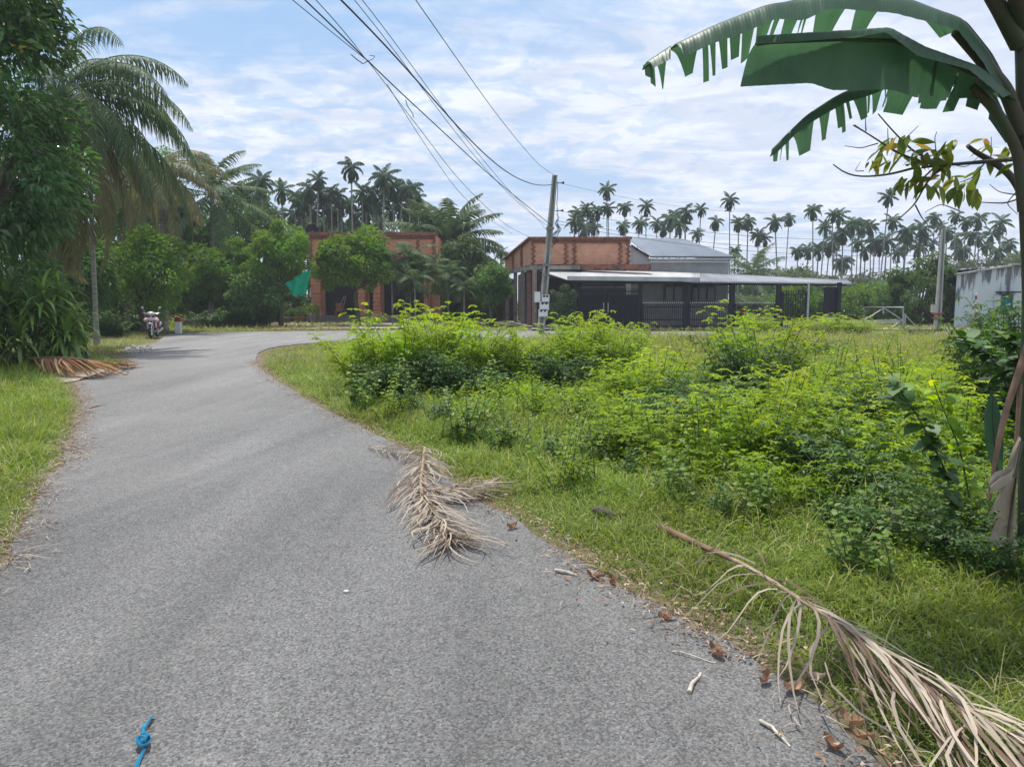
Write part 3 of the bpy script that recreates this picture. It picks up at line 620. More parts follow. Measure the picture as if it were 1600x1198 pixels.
T('broadleaf_tree', 25, 222, 425, 36, 76, 66, 'tree_a', 'spreading light green tree behind the parked scooter', 110, 80, .2, cl=.5)
T('broadleaf_tree', 26, 322, 375, 55, 42, 38, 'tree_b', 'dark green tree below the skyline coconut palm', 80, 80, .3)
T('broadleaf_tree', 27, 250, 330, 48, 55, 70, 'tree_b', 'airy tall tree behind the drooping coconut fronds', 90, 60, .3)
T('broadleaf_tree', 28, 190, 380, 42, 60, 70, 'tree_b', 'dense dark tree in shade behind the coconut palm', 90, 80, .3)
T('broadleaf_tree', 29, 120, 420, 32, 60, 70, 'tree_b', 'very dark tree behind the strap-leaved clumps', 70, 80, .25)
T('broadleaf_tree', 30, 395, 365, 62, 45, 42, 'tree_b', 'dark tree among the low areca palms left of the brick house', 80, 70, .32)
T('broadleaf_tree', 31, 300, 450, 52, 75, 45, 'tree_b', 'deep green tree shading the clearing behind the milestone', 100, 80, .3)
T('leafy_tree', 32, 722, 430, 50, 48, 55, 'tree_c', 'grey-green loose tree between the two brick houses', 110, 70, .24, cl=.4)
T('leafy_tree', 33, 768, 446, 46, 30, 34, 'tree_b', 'small dark tree hugging the left side of the orange brick house', 60, 70, .22)
T('leafy_tree', 34, 722, 402, 50, 34, 26, 'tree_c', 'olive tree crown just under the wide coconut palm', 60, 70, .26)
T('round_bush', 35, 1440, 462, 47, 62, 54, 'tree_b', 'big rounded dark green bush behind the far leaning power pole', 130, 100, .22, cl=.42, cat='bush', low=-1, hollow=.65)
for q, (px, py, Y, rx, rz, mt, lab) in enumerate([
    (905, 440, 95, 30, 40, 'tree_b', 'dark tree hidden behind the orange brick house roof'),
    (1185, 450, 90, 45, 32, 'tree_c', 'hazy green tree seen through the carport by its third post'),
    (1250, 444, 92, 45, 22, 'tree_c', 'low green tree on the skyline behind the right end of the awning'),
    (1330, 452, 95, 55, 26, 'tree_c', 'pale green tree behind the leaning steel gate frame'),
    (1390, 460, 88, 45, 28, 'tree_c', 'green tree between the steel frame and the round bush'),
    (1500, 438, 88, 40, 24, 'tree_c', 'green tree topping the left corner of the stained grey wall'),
    (1560, 425, 92, 45, 24, 'tree_c', 'dark tree showing over the stained grey wall'),
    (1245, 478, 58, 32, 32, 'tree_a', 'light green shrubby tree just behind the open gate leaf'),
    (1350, 476, 60, 45, 32, 'tree_a', 'light green shrubby tree behind the steel gate frame'),
    (480, 375, 88, 60, 40, 'tree_b', 'dark tree mass filling the palm grove left of the brick house'),
    (570, 375, 90, 60, 40, 'tree_b', 'dark tree mass filling the palm grove behind the brick house'),
    (655, 375, 90, 55, 40, 'tree_b', 'dark tree mass under the wide coconut palm'),
    (255, 410, 62, 70, 60, 'tree_b', 'far dark tree at the back of the left woodland'),
    (60, 380, 34, 60, 90, 'tree_b', 'dark tree behind the big glossy-leaved tree'),
    ]): T('broadleaf_tree', 40 + q, px, py, Y, rx, rz, mt, lab, 80, 60, .42 if Y > 80 else .3, grp='trees of the far wooded backdrop', cl=.8 if Y > 80 else .6)
for q, (px, py, Y, rx, rz, mt, lab) in enumerate([
    (20, 470, 36, 60, 40, 'tree_b', 'dark thicket bush at the far left behind the strap-leaved clumps'), (110, 468, 40, 60, 45, 'tree_b', 'dark thicket bush behind the coconut palm trunk'), (165, 478, 44, 45, 34, 'tree_b', 'dark thicket bush left of the scooter stump'),
    (250, 455, 47, 50, 45, 'tree_b', 'dark thicket bush behind the parked scooter'), (300, 470, 60, 40, 26, 'tree_b', 'shady thicket bush at the back of the milestone clearing'), (345, 465, 56, 50, 42, 'tree_b', 'dark thicket bush behind the roadside shrubs'), (395, 465, 52, 45, 45, 'tree_b', 'dark thicket bush left of the green net'), (455, 470, 56, 40, 40, 'tree_b', 'dark thicket bush behind the green net'),
    (700, 472, 62, 40, 35, 'tree_b', 'dark thicket bush behind the garden palms'), (745, 475, 60, 40, 32, 'tree_c', 'olive thicket bush between the two brick houses'), (780, 478, 56, 24, 28, 'tree_b', 'dark thicket bush beside the end wall of the orange house'),
    (1180, 482, 70, 50, 22, 'tree_c', 'hazy thicket bush seen under the carport roof'), (1240, 484, 74, 50, 22, 'tree_a', 'pale thicket bush behind the open gate leaf'), (1310, 480, 70, 50, 26, 'tree_b', 'thicket bush between the awning end and the steel frame'), (1380, 484, 66, 50, 24, 'tree_c', 'thicket bush behind the steel frame'), (1480, 480, 66, 45, 30, 'tree_b', 'thicket bush between the round bush and the grey wall'),
    (60, 300, 40, 80, 80, 'tree_b', 'high dark tree behind the big glossy-leaved tree'), (230, 290, 58, 60, 60, 'tree_b', 'tall hazy tree behind the half-hidden coconut palm'), (385, 330, 70, 45, 40, 'tree_b', 'tree crown filling the gap right of the skyline coconut palm')]):
    T('thicket_bush' if 'bush' in lab else 'broadleaf_tree', 70 + q, px, py, Y, rx, rz, mt, lab, 80, 60, .3 if Y < 60 else .36, grp='thicket behind the road and houses', cl=.55, low=-1, cat='bush' if 'bush' in lab else 'tree')
# garden palms in front of the brick house
gp = None
for q, (px, py, Y, s) in enumerate([(612, 418, 46, 1.15), (640, 405, 47, 1.2), (668, 425, 46.5, 1.05), (700, 432, 46, 1.0), (725, 452, 45, .75), (648, 440, 45, .9)]):
    if gp is None:
        e = empty('garden_palm', (0, 0, 0), 'x', 'palm tree'); tb, _ = trunk_mb(1, .06, .045, (0, 0), 6, 6); tb.build('trunk', MT['palm_bark'], e)
        palm_crown(201, 14, 1.7, (1.4, -.2), 1.5, .5, .05, 30, .6, 4, 10).build('crown', [MT['coco'], MT['stem']], e); gp = e; c_ = e
    else: c_ = copy_tree(gp)
    c = P(px, py, Y); c_.location = (c[0], Y, 0); c_.rotation_euler = (0, 0, q * 1.7)
    for ch in c_.children:
        if ch.name.startswith('trunk'): ch.scale = (1, 1, c[2])
        else: ch.location = (0, 0, c[2]); ch.scale = (s, s, s)
    c_['group'] = 'garden palms before the brick house'
    c_['label'] = ['slim garden palm just right of the round tree at the brick house', 'tallest garden palm before the brick house, its crown against the beam', 'garden palm before the right-hand brick column', 'garden palm just right of the brick house corner', 'lowest garden palm, beside the orange brick house', 'small garden palm with pale trunk below the tallest garden palm'][q]
# tiny palm top over the side roof
e = empty('areca_palm', (0, 0, 0), 'lone small palm crown just above the sloping side roof of the orange brick house', 'palm tree'); c = P(783, 398, 62); e.location = (c[0], 62, 0)
tb, _ = trunk_mb(c[2], .1, .08, (0, 0), 6, 6); tb.build('trunk', MT['palm_bark'], e); o = palm_crown(77, 11, 1.0, (1.4, -.2), 1.3, .35, .06, 20, .4).build('crown', [MT['areca'], MT['stem']], e); o.location = (0, 0, c[2])

# ------------------------------------------------------------------ brick house on the left
def X(px, Y): return (px - 800) / FP * (Y * cp - 0) * 1.0 if False else P(px, 480, Y)[0]
def Zp(py, Y): return P(800, py, Y)[2]
def house_left():
    Y0 = 52.; e = empty('brick_house', (X(583, Y0), Y0, 0), 'red brick house with flat parapet and open veranda behind the round tree', 'house'); L = (X(583, Y0), Y0, 0)
    x0, x1 = X(486, Y0), X(682, Y0); zt, zb, zf = Zp(363, Y0), Zp(409, Y0), .5
    m = MB(); m.box(((x0 + x1) / 2, Y0 + 3.8, (zt + .4) / 2), (x1 - x0 - .3, 6, zt - .5)); m.build('wall', MT['brick1'], e, L)
    m = MB(); m.box(((x0 + x1) / 2, Y0 + .7, (zb + .1)), (x1 - x0, 1.6, .22)); m.build('beam', MT['brickdark'], e, L)
    m = MB(); ph = zt - zb - .4; zc = zb + .2 + ph / 2; m.box(((x0 + x1) / 2, Y0, zc), (x1 - x0, .25, ph))
    m.build('parapet', MT['brick1'], e, L)
    fr = MB(); cuts = [x0 + .12, x0 + 1.0, X(560, Y0), X(590, Y0), x1 - 1.2, x1 - .12]
    for xc in cuts:
        nb = int(ph / .15)
        for q in range(nb): fr.box((xc + (.03 if q % 2 else -.03), Y0 - .15, zb + .2 + (q + .5) * ph / nb), (.2, .07, ph / nb * .72))
    fr.box(((x0 + x1) / 2, Y0 - .15, zb + .3), (x1 - x0, .06, .12)); fr.box(((x0 + x1) / 2, Y0 - .15, zt - .42), (x1 - x0, .06, .1)); fr.build('brick_border', MT['brickdark'], e, L)
    c = MB(); c.box(((x0 + x1) / 2, Y0 - .05, zt - .1), (x1 - x0 + .3, .5, .2))
    n = 60
    for q in range(n): c.box((x0 + (q + .5) * (x1 - x0) / n, Y0 - .22, zt - .26), ((x1 - x0) / n * .55, .16, .11))
    c.build('cornice', MT['brickdark'], e, L)
    for a, b in ((487, 502), (559, 571), (583, 595), (662, 672), (676, 687)):
        a, b = X(a, Y0), X(b, Y0); q = MB(); nb = 26; h = (zb - zf) / nb
        for k in range(nb): q.box(((a + b) / 2, Y0 + .2, zf + (k + .5) * h), ((b - a) * (1.0 if k % 2 else .86), (b - a) * (1.0 if k % 2 else .86), h * .97), mi=k % 2)
        q.box(((a + b) / 2, Y0 + .2, zf + .15), ((b - a) * 1.25, (b - a) * 1.25, .3), mi=1)
        q.build('column', [MT['quoin'], MT['brick1']], e, L)
    f = MB(); f.box(((x0 + x1) / 2, Y0 + .7, zf / 2), (x1 - x0 + .3, 2.6, zf)); f.build('floor_slab', MT['tilefl'], e, L)
    s = MB()
    for k in range(2): s.box(((x0 + x1) / 2 - 1.5, Y0 - .8 - .35 * k, (zf - .17 * (k + 1)) / 2), (3.6, .36, zf - .17 * (k + 1)))
    s.build('steps', MT['tilefl'], e, L)
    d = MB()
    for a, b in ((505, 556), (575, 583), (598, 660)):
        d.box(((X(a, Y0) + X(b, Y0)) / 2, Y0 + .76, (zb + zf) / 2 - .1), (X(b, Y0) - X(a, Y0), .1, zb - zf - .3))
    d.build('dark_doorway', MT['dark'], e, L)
    m = MB(); m.box((X(495, Y0), Y0 - .1, 1.5), (.03, .03, .03)) if False else None
    return e
house_left()
# satellite dish and ladder, pots, net, motorbike
def dish():
    c = P(488, 360, 53.5); e = empty('satellite_dish', (c[0], 53.5, 5.5), 'dark round satellite dish on the left corner of the brick house roof', 'satellite dish')
    m = MB(); m.lathe([(.02, .12), (.2, .1), (.36, .04), (.45, -.06), (.45, -.08), (.34, .02), (.02, .09)], (0, 0, .75), 16, 'y'); m.build('bowl', MT['black'], e)
    m = MB(); m.tube([[0, .1, 0], [0, .1, .75]], .03, 6); m.tube([[0, 0, .45], [0, -.4, .7]], .015, 5); m.build('mount', MT['steel'], e)
dish()
def ladder():
    Y = 51.2; a, b = P(523, 494, Y), P(538, 462, Y); e = empty('stepladder', (a[0], Y, .4), 'small stepladder leaning in the dark doorway of the left brick house', 'ladder'); L = (a[0], Y, .4)
    m = MB(); m.bar(a, b, .05, .05); m.bar(a + [.45, 0, 0], b + [.1, 0, 0], .05, .05); m.build('rail', MT['rachis'], e, L)
    m = MB()
    for k in range(1, 5): t = k / 5; m.bar(a * (1 - t) + b * t, (a + [.45, 0, 0]) * (1 - t) + (b + [.1, 0, 0]) * t, .04, .03)
    m.build('rung', MT['rachis'], e, L)
ladder()
def chair_red():
    c = P(529, 490, 50.9); e = empty('plastic_chair', (c[0], 50.9, .42), 'small red chair standing by the stepladder on the veranda steps', 'chair')
    m = MB(); m.box((0, 0, .42), (.42, .4, .04)); m.build('seat', MT['clay'], e); m = MB(); m.box((0, .19, .68), (.42, .04, .48)); m.build('backrest', MT['clay'], e)
    for i in (-.18, .18):
        for j in (-.17, .17): MB().box((i, j, .2), (.04, .04, .4)).build('leg', MT['clay'], e)
chair_red()
def potplant(px, py, Y, r, h, mat, label, lf, seed, hh=.8, cat='potted plant'):
    c = G(px, py) if Y is None else P(px, py, Y); Y = c[1]; e = empty('potted_plant', (c[0], Y, c[2] if c[2] > 0 else .05), label, cat)
    MB().lathe([(0, 0), (r * .6, 0), (r, h), (r * 1.06, h), (r * .95, h * .93), (0, h * .9)], k=14).build('pot', MT[mat], e)
    mb, cl = crown_mb(seed, (r * 1.1, r * 1.1, hh * .5), 24, 22, .12, .05, .16); o = mb.build('foliage', MT[lf], e); o.location = (0, 0, h + hh * .5)
    m = MB(); [m.tube([[0, 0, h * .9], [x * .1, x * .06, h + hh * .4], [x * .3, x * .1, h + hh * .7]], [.03, .02, .01], 5) for x in (-1, .3, 1)]; m.build('stem', MT['bark'], e)
potplant(468, 506, None, .5, .38, 'clay', 'wide low clay bonsai bowl by the road under the green net', 'tree_b', 301)
potplant(489, 506, None, .45, .6, 'greypot', 'square-shouldered grey planter at the foot of the left brick column', 'tree_a', 302, .7)
potplant(447, 506, None, .4, .4, 'greypot', 'dark grey planter at the left end of the pots under the green net', 'tree_b', 303, 1.0)
potplant(541, 501, None, .4, .35, 'clay', 'leafy bush in a low clay pot beside the veranda steps', 'tree_b', 304, 1.5)
potplant(628, 504, None, .45, .5, 'clay', 'clay pot with flowering shrub in front of the garden palms', 'tree_c', 305, 1.0)
potplant(668, 503, None, .4, .4, 'clay', 'brownish clay pot with spiky shrub before the right brick column', 'tree_c', 306, 1.4)
def net():
    Y = 42.2; c = [P(445, 443, Y), P(487, 418, Y + .6), P(486, 440, Y + .5), P(480, 458, Y), P(457, 461, Y - .3)]
    n = 14; m = MB(); A, B_, C_, D = c[0], c[1], c[3], c[4]; u, v = np.meshgrid(np.linspace(0, 1, n), np.linspace(0, 1, n))
    u = u[..., None]; v = v[..., None]; pt = (A * (1 - u) + B_ * u) * (1 - v) + (D * (1 - u) + C_ * u) * v
    pt = pt + np.stack([0 * u[..., 0], .25 * np.sin(u * 9 + v * 3)[..., 0] * .6, -.06 * (np.sin(u * math.pi) * (.4 + v))[..., 0] + .05 * np.sin(u * 20)[..., 0]], -1)
    i, j = np.meshgrid(np.arange(n - 1), np.arange(n - 1)); b = (j * n + i).ravel()
    m.add(pt, np.stack([b, b + 1, b + n + 1, b + n], -1), np.random.default_rng(1).uniform(0, 1, n * n), True)
    o = m.build('shade_net', MT['net'], None, tuple(c[0])); tag(o, 'bright green shade net slung beside the left brick column', 'shade net')
net()

# ------------------------------------------------------------------ orange brick house, metal roofed house, carport
def house_right():
    e = empty('brick_house', (4, 43, 0), 'orange brick house with stained parapet and columned side veranda behind the near power pole', 'house'); L = (4, 43, 0)
    YF = 43.; xa, xb = X(830, YF), X(983, YF); za, zb_ = Zp(373, YF), Zp(413, YF); zl = Zp(420.5, YF)
    S0 = P(838, 412, 42.6); xs_, ys_ = X(789, 53), 53.0
    # main wall block
    m = MB(); m.prism([(xa + .3, YF + 1.4), (xb, YF + 1.4), (xb, 54), (xs_ + .9, 54)], 0.0, 3.25); m.build('wall', solid('shade_dark_wall', (.09, .095, .11), .9, .3, 2), e, L)  # wall colour darkened to stand in for the shade under the awning
    pf = MB(); pf.box(((xa + xb) / 2, YF + .12, (za + zb_) / 2), (xb - xa, .25, za - zb_)); pf.build('parapet', MT['brick2'], e, L)
    sp_ = MB(); sp_.prism([(xa, YF + .1), (xa + .25, YF + .1), (xs_ + .25, ys_), (xs_, ys_)], zb_ - .02, [za, za, Zp(406, 53), Zp(406, 53)]); sp_.build('side_parapet', MT['brick2'], e, L)
    fr = MB(); ph = za - zb_
    for xc in (xa + .1, xa + .95, X(884, YF), X(897, YF), X(968, YF), xb - .1):
        for q in range(11): fr.box((xc + (.04 if q % 2 else -.04), YF - .04, zb_ + (q + .5) * ph / 11), (.17, .08, ph / 11 * .7))
    for t in (.3, .62):
        y = YF + (ys_ - YF) * t; x = xa + (xs_ - xa) * t; zz_ = za + (Zp(406, 53) - za) * t; MB().box((x - .05, y, (zz_ + zb_) / 2), (.12, .25, zz_ - zb_), rz=.2).build('brick_pilaster', MT['brickdark'], e, L)
    fr.box(((xa + xb) / 2, YF - .04, za - .2), (xb - xa, .06, .09)); fr.build('brick_border', MT['brickdark'], e, L)
    c = MB(); c.box(((xa + xb) / 2, YF + .05, za + .03), (xb - xa + .14, .5, .12))
    for q in range(56): c.box((xa + (q + .5) * (xb - xa) / 56, YF - .12, za - .07), ((xb - xa) / 56 * .55, .12, .08))
    c.bar((xa, YF, za + .05), (xs_, ys_, Zp(406, 53) + .04), .35, .1); c.build('cornice', MT['brickdark'], e, L)
    lw = MB(); x2 = X(1014, YF); lw.box(((xa + x2) / 2, YF - .15, (zb_ + zl) / 2 - .04), (x2 - xa, .7, (zb_ - zl) + .05)); lw.build('eave_slab', MT['brickdark'], e, L)
    # pale beam round the side veranda
    b = MB(); A = P(846, 416, 41.6); B2 = P(793, 424, 53.2); b.bar((A[0] - .35, 42.2, A[2] - .05), (B2[0] - .1, 53.2, 3.43), .25, .22); b.bar((A[0] - .35, 42.2, A[2] - .05), (X(905, 42.2), 42.2, A[2] - .05), .25, .2); b.build('veranda_beam', MT['quoin'] if False else MT['concretedark'], e, L)
    p0 = np.array([A[0] - .35, 42.2]); p1 = np.array([B2[0] - .1, 53.2])
    for k, t in enumerate((0.0, .16, .36, .62, .95)):
        q = p0 + (p1 - p0) * t; MB().box((q[0], q[1], 1.68), (.24, .24, 3.35)).build('column', MT['quoin'] if k == 9 else solid('painted_column_%d' % k, [(.30, .22, .19), (.26, .13, .12), (.32, .27, .24), (.28, .22, .2), (.25, .2, .2)][k], .8, .3, 3), e, L)
    MB().box((X(905, 42.2), 42.2, 1.65), (.22, .22, 3.3)).build('column', MT['darkmetal'], e, L)
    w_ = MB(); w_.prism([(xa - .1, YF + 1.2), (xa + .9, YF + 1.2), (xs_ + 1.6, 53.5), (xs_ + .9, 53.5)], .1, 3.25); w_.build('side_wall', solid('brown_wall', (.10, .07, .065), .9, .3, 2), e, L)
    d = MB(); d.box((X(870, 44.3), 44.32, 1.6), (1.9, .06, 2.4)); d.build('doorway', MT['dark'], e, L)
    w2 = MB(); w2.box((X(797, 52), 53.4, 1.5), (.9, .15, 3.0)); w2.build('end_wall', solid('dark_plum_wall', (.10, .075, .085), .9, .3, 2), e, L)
    f = MB(); f.prism([(p0[0] - .3, 41.9), (xb, 41.9), (xb, 54.5), (p1[0] - .3, 54.5)], .0, .14); f.build('floor_slab', MT['tilefl'], e, L)
house_right()
def house_metal():
    YF = 45.; e = empty('metal_roofed_house', (9, YF, 0), 'low grey plastered house with blue-grey hipped metal roof beside the orange brick house', 'house'); L = (9, YF, 0)
    x0, x1 = X(985, YF), X(1137, YF); zt = Zp(404, YF)
    m = MB(); m.box(((x0 + x1) / 2, YF + 4, zt / 2), (x1 - x0, 8, zt)); m.build('wall', MT['plaster'], e, L)
    # roof: eave front, ridge behind
    ze = Zp(401.5, YF - .4); E0 = (X(1014, YF - .4), YF - .4, ze); E1 = (X(1144, YF - .4), YF - .4, ze - .04); R1 = (X(1068, 50), 50., Zp(376, 50)); R0 = (X(978, 50), 50., Zp(372, 50)); F0 = (X(984, YF + .4), YF + .4, Zp(386, YF + .4))
    r = MB(); r.slab([E0, E1, R1, R0], (0, 0, .06)); r.slab([E1, (E1[0] + 1.2, 56, ze - .04), (R1[0], 52, R1[2]), R1], (0, 0, .06)); r.slab([F0, E0, R0, (R0[0] - .1, 50, R0[2])], (0, 0, .05)) if False else None
    n = 46
    for q in range(n):
        t = (q + .5) / n; a = np.array(E0) * (1 - t) + np.array(E1) * t; b = np.array(R0) * (1 - t) + np.array(R1) * t; r.bar(a + [0, 0, .075], b + [0, 0, .075], .04, .035)
    r.build('roof', MT['hiproof'], e, L)
    g = MB(); g.slab([(E0[0], YF, 3.4), (X(984, YF), YF + .02, 3.4), (X(984, YF), YF + .02, Zp(385, YF)), (E0[0], YF, ze)], (0, .2, 0)); g.build('gable_wall', MT['plaster'], e, L)
    g = MB(); g.bar((E0[0], YF - .1, ze + .03), (X(984, YF), YF - .1, Zp(383.5, YF)), .25, .08); g.build('verge_trim', MT['darkmetal'], e, L)
    f = MB(); f.box(((E0[0] + E1[0]) / 2, YF - .42, ze - .02), (E1[0] - E0[0], .04, .05), mi=1)
    n = 34; w_ = (E1[0] - E0[0]) / n
    for q in range(n):
        x = E0[0] + (q + .5) * w_; f.add([(x - w_ / 2, YF - .44, ze - .05), (x + w_ / 2, YF - .44, ze - .05), (x + w_ * .5, YF - .44, ze - .16), (x, YF - .44, ze - .30), (x - w_ * .5, YF - .44, ze - .16)], [[0, 4, 3, 3], [0, 3, 2, 1]][1:], .5) if False else f.tube([[x - w_ * .45, YF - .44, ze - .08], [x, YF - .44, ze - .26], [x + w_ * .45, YF - .44, ze - .08]], .028, 4, .5, False)
        f.lathe([(0, -.02), (w_ * .2, -.02), (w_ * .2, .02), (0, .02)], (x, YF - .44, ze - .12), 6, 'y')
    f.bar((E0[0], YF - .44, ze - .29), (E1[0], YF - .44, ze - .29), .03, .03)
    f.build('fascia_lace', [MT['white'], MT['darkmetal']], e, L)
    for a, b in ((1038, 1066), (1078, 1116)):
        a, b = X(a, YF - .05), X(b, YF - .05); z0, z1 = Zp(473, YF), Zp(444, YF)
        w2 = MB(); w2.box(((a + b) / 2, YF - .03, (z0 + z1) / 2), (b - a + .14, .08, z1 - z0 + .14)); fo = w2.build('window', MT['plaster'] if False else solid('window_frame_paint', (.20, .20, .20), .7, .2, 3), e, L)
        k = 2 if b - a < 1.3 else 3
        for q in range(k):
            wd = (b - a) / k; pn = MB(); pn.box((a + (q + .5) * wd, YF - .09, (z0 + z1) / 2), (wd * .8, .05, (z1 - z0) * .94)); po = pn.build('pane', MT['glass'], e, L); po.parent = fo; po.location = (0, 0, 0)
    s = MB(); s.box(((x0 + x1) / 2, YF - .25, zt - .95), (x1 - x0 + .2, .5, .09)); s.build('ledge', MT['concretedark'], e, L)
    r2 = MB(); r2.box(((x0 + x1) / 2, YF - 2.4, .05), (x1 - x0 + 7, 5.4, .1)); r2.build('floor_slab', MT['tilefl'], e, L)
house_metal()
def carport():
    e = empty('carport', (9.5, 40.2, 0), 'long low sheet awning on dark posts, white at left and grey at right', 'carport'); L = (9.5, 40.2, 0)
    YA, YB = 40.0, 44.7
    m = MB(); m.slab([(X(886, YA), YA, Zp(437, YA)), (X(1092, YA), YA, Zp(439, YA)), (X(1092, YB), YB, Zp(426, YB)), (X(838, YB - 2), YB - 2, Zp(421, YB - 2))], (0, 0, -.04)); 
    a = np.array([X(838, YB - 2), YB - 2, Zp(421, YB - 2)]); b = np.array([X(886, YA), YA, Zp(437, YA)])
    m.bar((X(886, YA), YA - .02, Zp(434.5, YA)), (X(1092, YA), YA - .02, Zp(436.5, YA)), .05, .2)
    m.build('white_roof_sheet', MT['whitesheet'], e, L)
    g = MB(); YR = 39.8; y1 = 43.0
    q = [(X(1080, YR), YR, Zp(440, YR)), (X(1330, YR + .6), YR + .6, Zp(443, YR + .6)), (X(1322, y1 + 1), y1 + 1, Zp(438.5, y1 + 1)), (X(1080, YB), YB, Zp(426, YB))]
    q0 = (X(1010, YB), YB, Zp(424.5, YB)); g.slab(q, (0, 0, -.05)); g.slab([(X(1010, YA + .3), YA + .3, Zp(435, YA + .3)), q[0], q[3], q0], (0, 0, -.04))
    n = 70
    for k in range(n):
        t = (k + .5) / n; A = np.array(q[0]) * (1 - t) + np.array(q[1]) * t; B = np.array(q[3]) * (1 - t) + np.array(q[2]) * t; g.bar(A + [0, 0, .02], B + [0, 0, .02], .04, .05)
    g.build('grey_roof_sheet', MT['greysheet'], e, L)
    t = MB(); t.bar((X(890, YA), YA + .1, 2.5), (X(1322, YA + .6), YA + .7, 2.36), .1, .14)
    for px in (900, 960, 1020, 1080): t.bar((X(px, YA), YA + .2, 2.42), (X(px, YB) + .2, YB, 2.95), .06, .1)
    for px in (1143, 1215, 1270): t.bar((X(px, YA), YA + .2, 2.36), (X(px, YA), 42.8, 2.40), .06, .08)
    t.build('roof_frame', MT['darkmetal'], e, L)
    for px, wd in ((903, .14), (1000, .2), (1072, .26), (1143, .26), (1216, .24), (1310, .2)): MB().box((X(px, 40.3), 40.3, 1.22), (wd, .16, 2.5)).build('post', MT['darkmetal'], e, L)
    MB().box((X(1262, 40.3), 40.3, 1.22), (.1, .1, 2.45)).build('post', MT['steel'], e, L)
    p = MB(); p.box((X(1298, 40.4), 40.4, 1.5), (.75, .08, 1.45)); p.build('side_panel', MT['darkmetal'], e, L)
carport()
def railing(name, x0, x1, Y, ztop, label, cat, sp=.11, tip='white', z0=.12, solidback=False, mid=()):
    e = empty(name, ((x0 + x1) / 2, Y, 0), label, cat, None); L = ((x0 + x1) / 2, Y, 0)
    f = MB(); f.box(((x0 + x1) / 2, Y, ztop - .18), (x1 - x0, .05, .06)); f.box(((x0 + x1) / 2, Y, z0 + .08), (x1 - x0, .05, .06)); f.box(((x0 + x1) / 2, Y, z0 + .42), (x1 - x0, .05, .05))
    for x in (x0, x1) + mid: f.box((x, Y, (ztop + z0) / 2), (.08, .08, ztop - z0 - .05))
    if solidback: f.box(((x0 + x1) / 2, Y + .03, (ztop + z0) / 2 - .15), (x1 - x0, .015, ztop - z0 - .4))
    f.build('frame', MT['darkmetal'], e, L)
    b = MB(); n = int((x1 - x0) / sp); t = MB()
    for q in range(n):
        x = x0 + (q + .5) * (x1 - x0) / n; b.box((x, Y - .035, (ztop + z0) / 2), (.028, .02, ztop - z0)); t.lathe([(0, 0), (.026, .0), (.02, .03), (0, .10)], (x, Y - .035, ztop), 5)
    b.build('bars', MT['darkmetal'], e, L); t.build('spear_tips', MT[tip], e, L); return e
railing('metal_gate', X(905, 40.1), X(998, 40.1), 40.1, Zp(450, 40.1), 'tall dark double gate with spiked top left of the railing fence', 'gate', .12, 'concretedark', .12, True, ((X(950, 40.1),)))
hd = MB(); [hd.tube([[X(px, 40), 39.98, Zp(488, 40)], [X(px, 40), 39.95, Zp(481, 40)], [X(px, 40), 39.98, Zp(473, 40)]], .022, 6) for px in (943, 950)]
g_ = [o for o in C.objects if o.name.startswith('metal_gate')][0]; o = hd.build('handle', MT['steel'], g_, tuple(g_.location)); o.location = (0, 0, 0)
for k, (a, b) in enumerate(((1004, 1068), (1077, 1139), (1148, 1211))):
    railing('railing_fence', X(a, 40.2), X(b, 40.2), 40.2, Zp(474, 40.2), ['dark spear-topped railing panel next to the tall double gate', 'dark spear-topped railing panel in front of the house windows', 'dark spear-topped railing panel in front of the open carport bay'][k], 'railing', .105, 'white')
e = railing('metal_gate', X(1222, 40.2), X(1259, 40.2), 40.2, Zp(455, 40.2), 'narrow dark open gate leaf between the right carport posts', 'gate', .12, 'darkmetal')
# curtain of creeper by the tall gate
o = crown_mb(88, (.75, .35, 1.0), 70, 60, .09, .05, .22, .5, .9, -1)[0].build('creeper', leafmat('creeper_leaf', (.045, .075, .035), (.09, .13, .06), None, .2)); o.location = P(880, 480, 39.6)
tag(o, 'hanging grey-green creeper between the power pole and the tall gate', 'creeper')
# things under the carport
def bucket():
    c = P(1161, 487, 41.5); e = empty('parked_scooter', (c[0], 41.6, .1), 'scooter with red lamp parked behind the railing in the open carport bay', 'scooter')
    MB().ball((0, 0, .78), (.16, .3, .2), 12).build('tail_fairing', MT['red'], e); MB().ball((0, .1, .55), (.2, .5, .16), 12).build('body', MT['black'], e)
    for y in (-.35, .65): MB().lathe([(.2, -.05), (.28, -.05), (.3, 0), (.28, .05), (.2, .05)], (0, y, .3), 16, 'x').build('wheel', MT['black'], e)
    MB().tube([[-.3, .6, 1.0], [0, .65, .98], [.3, .6, 1.0]], .02, 6).build('handlebar', MT['black'], e)
bucket()

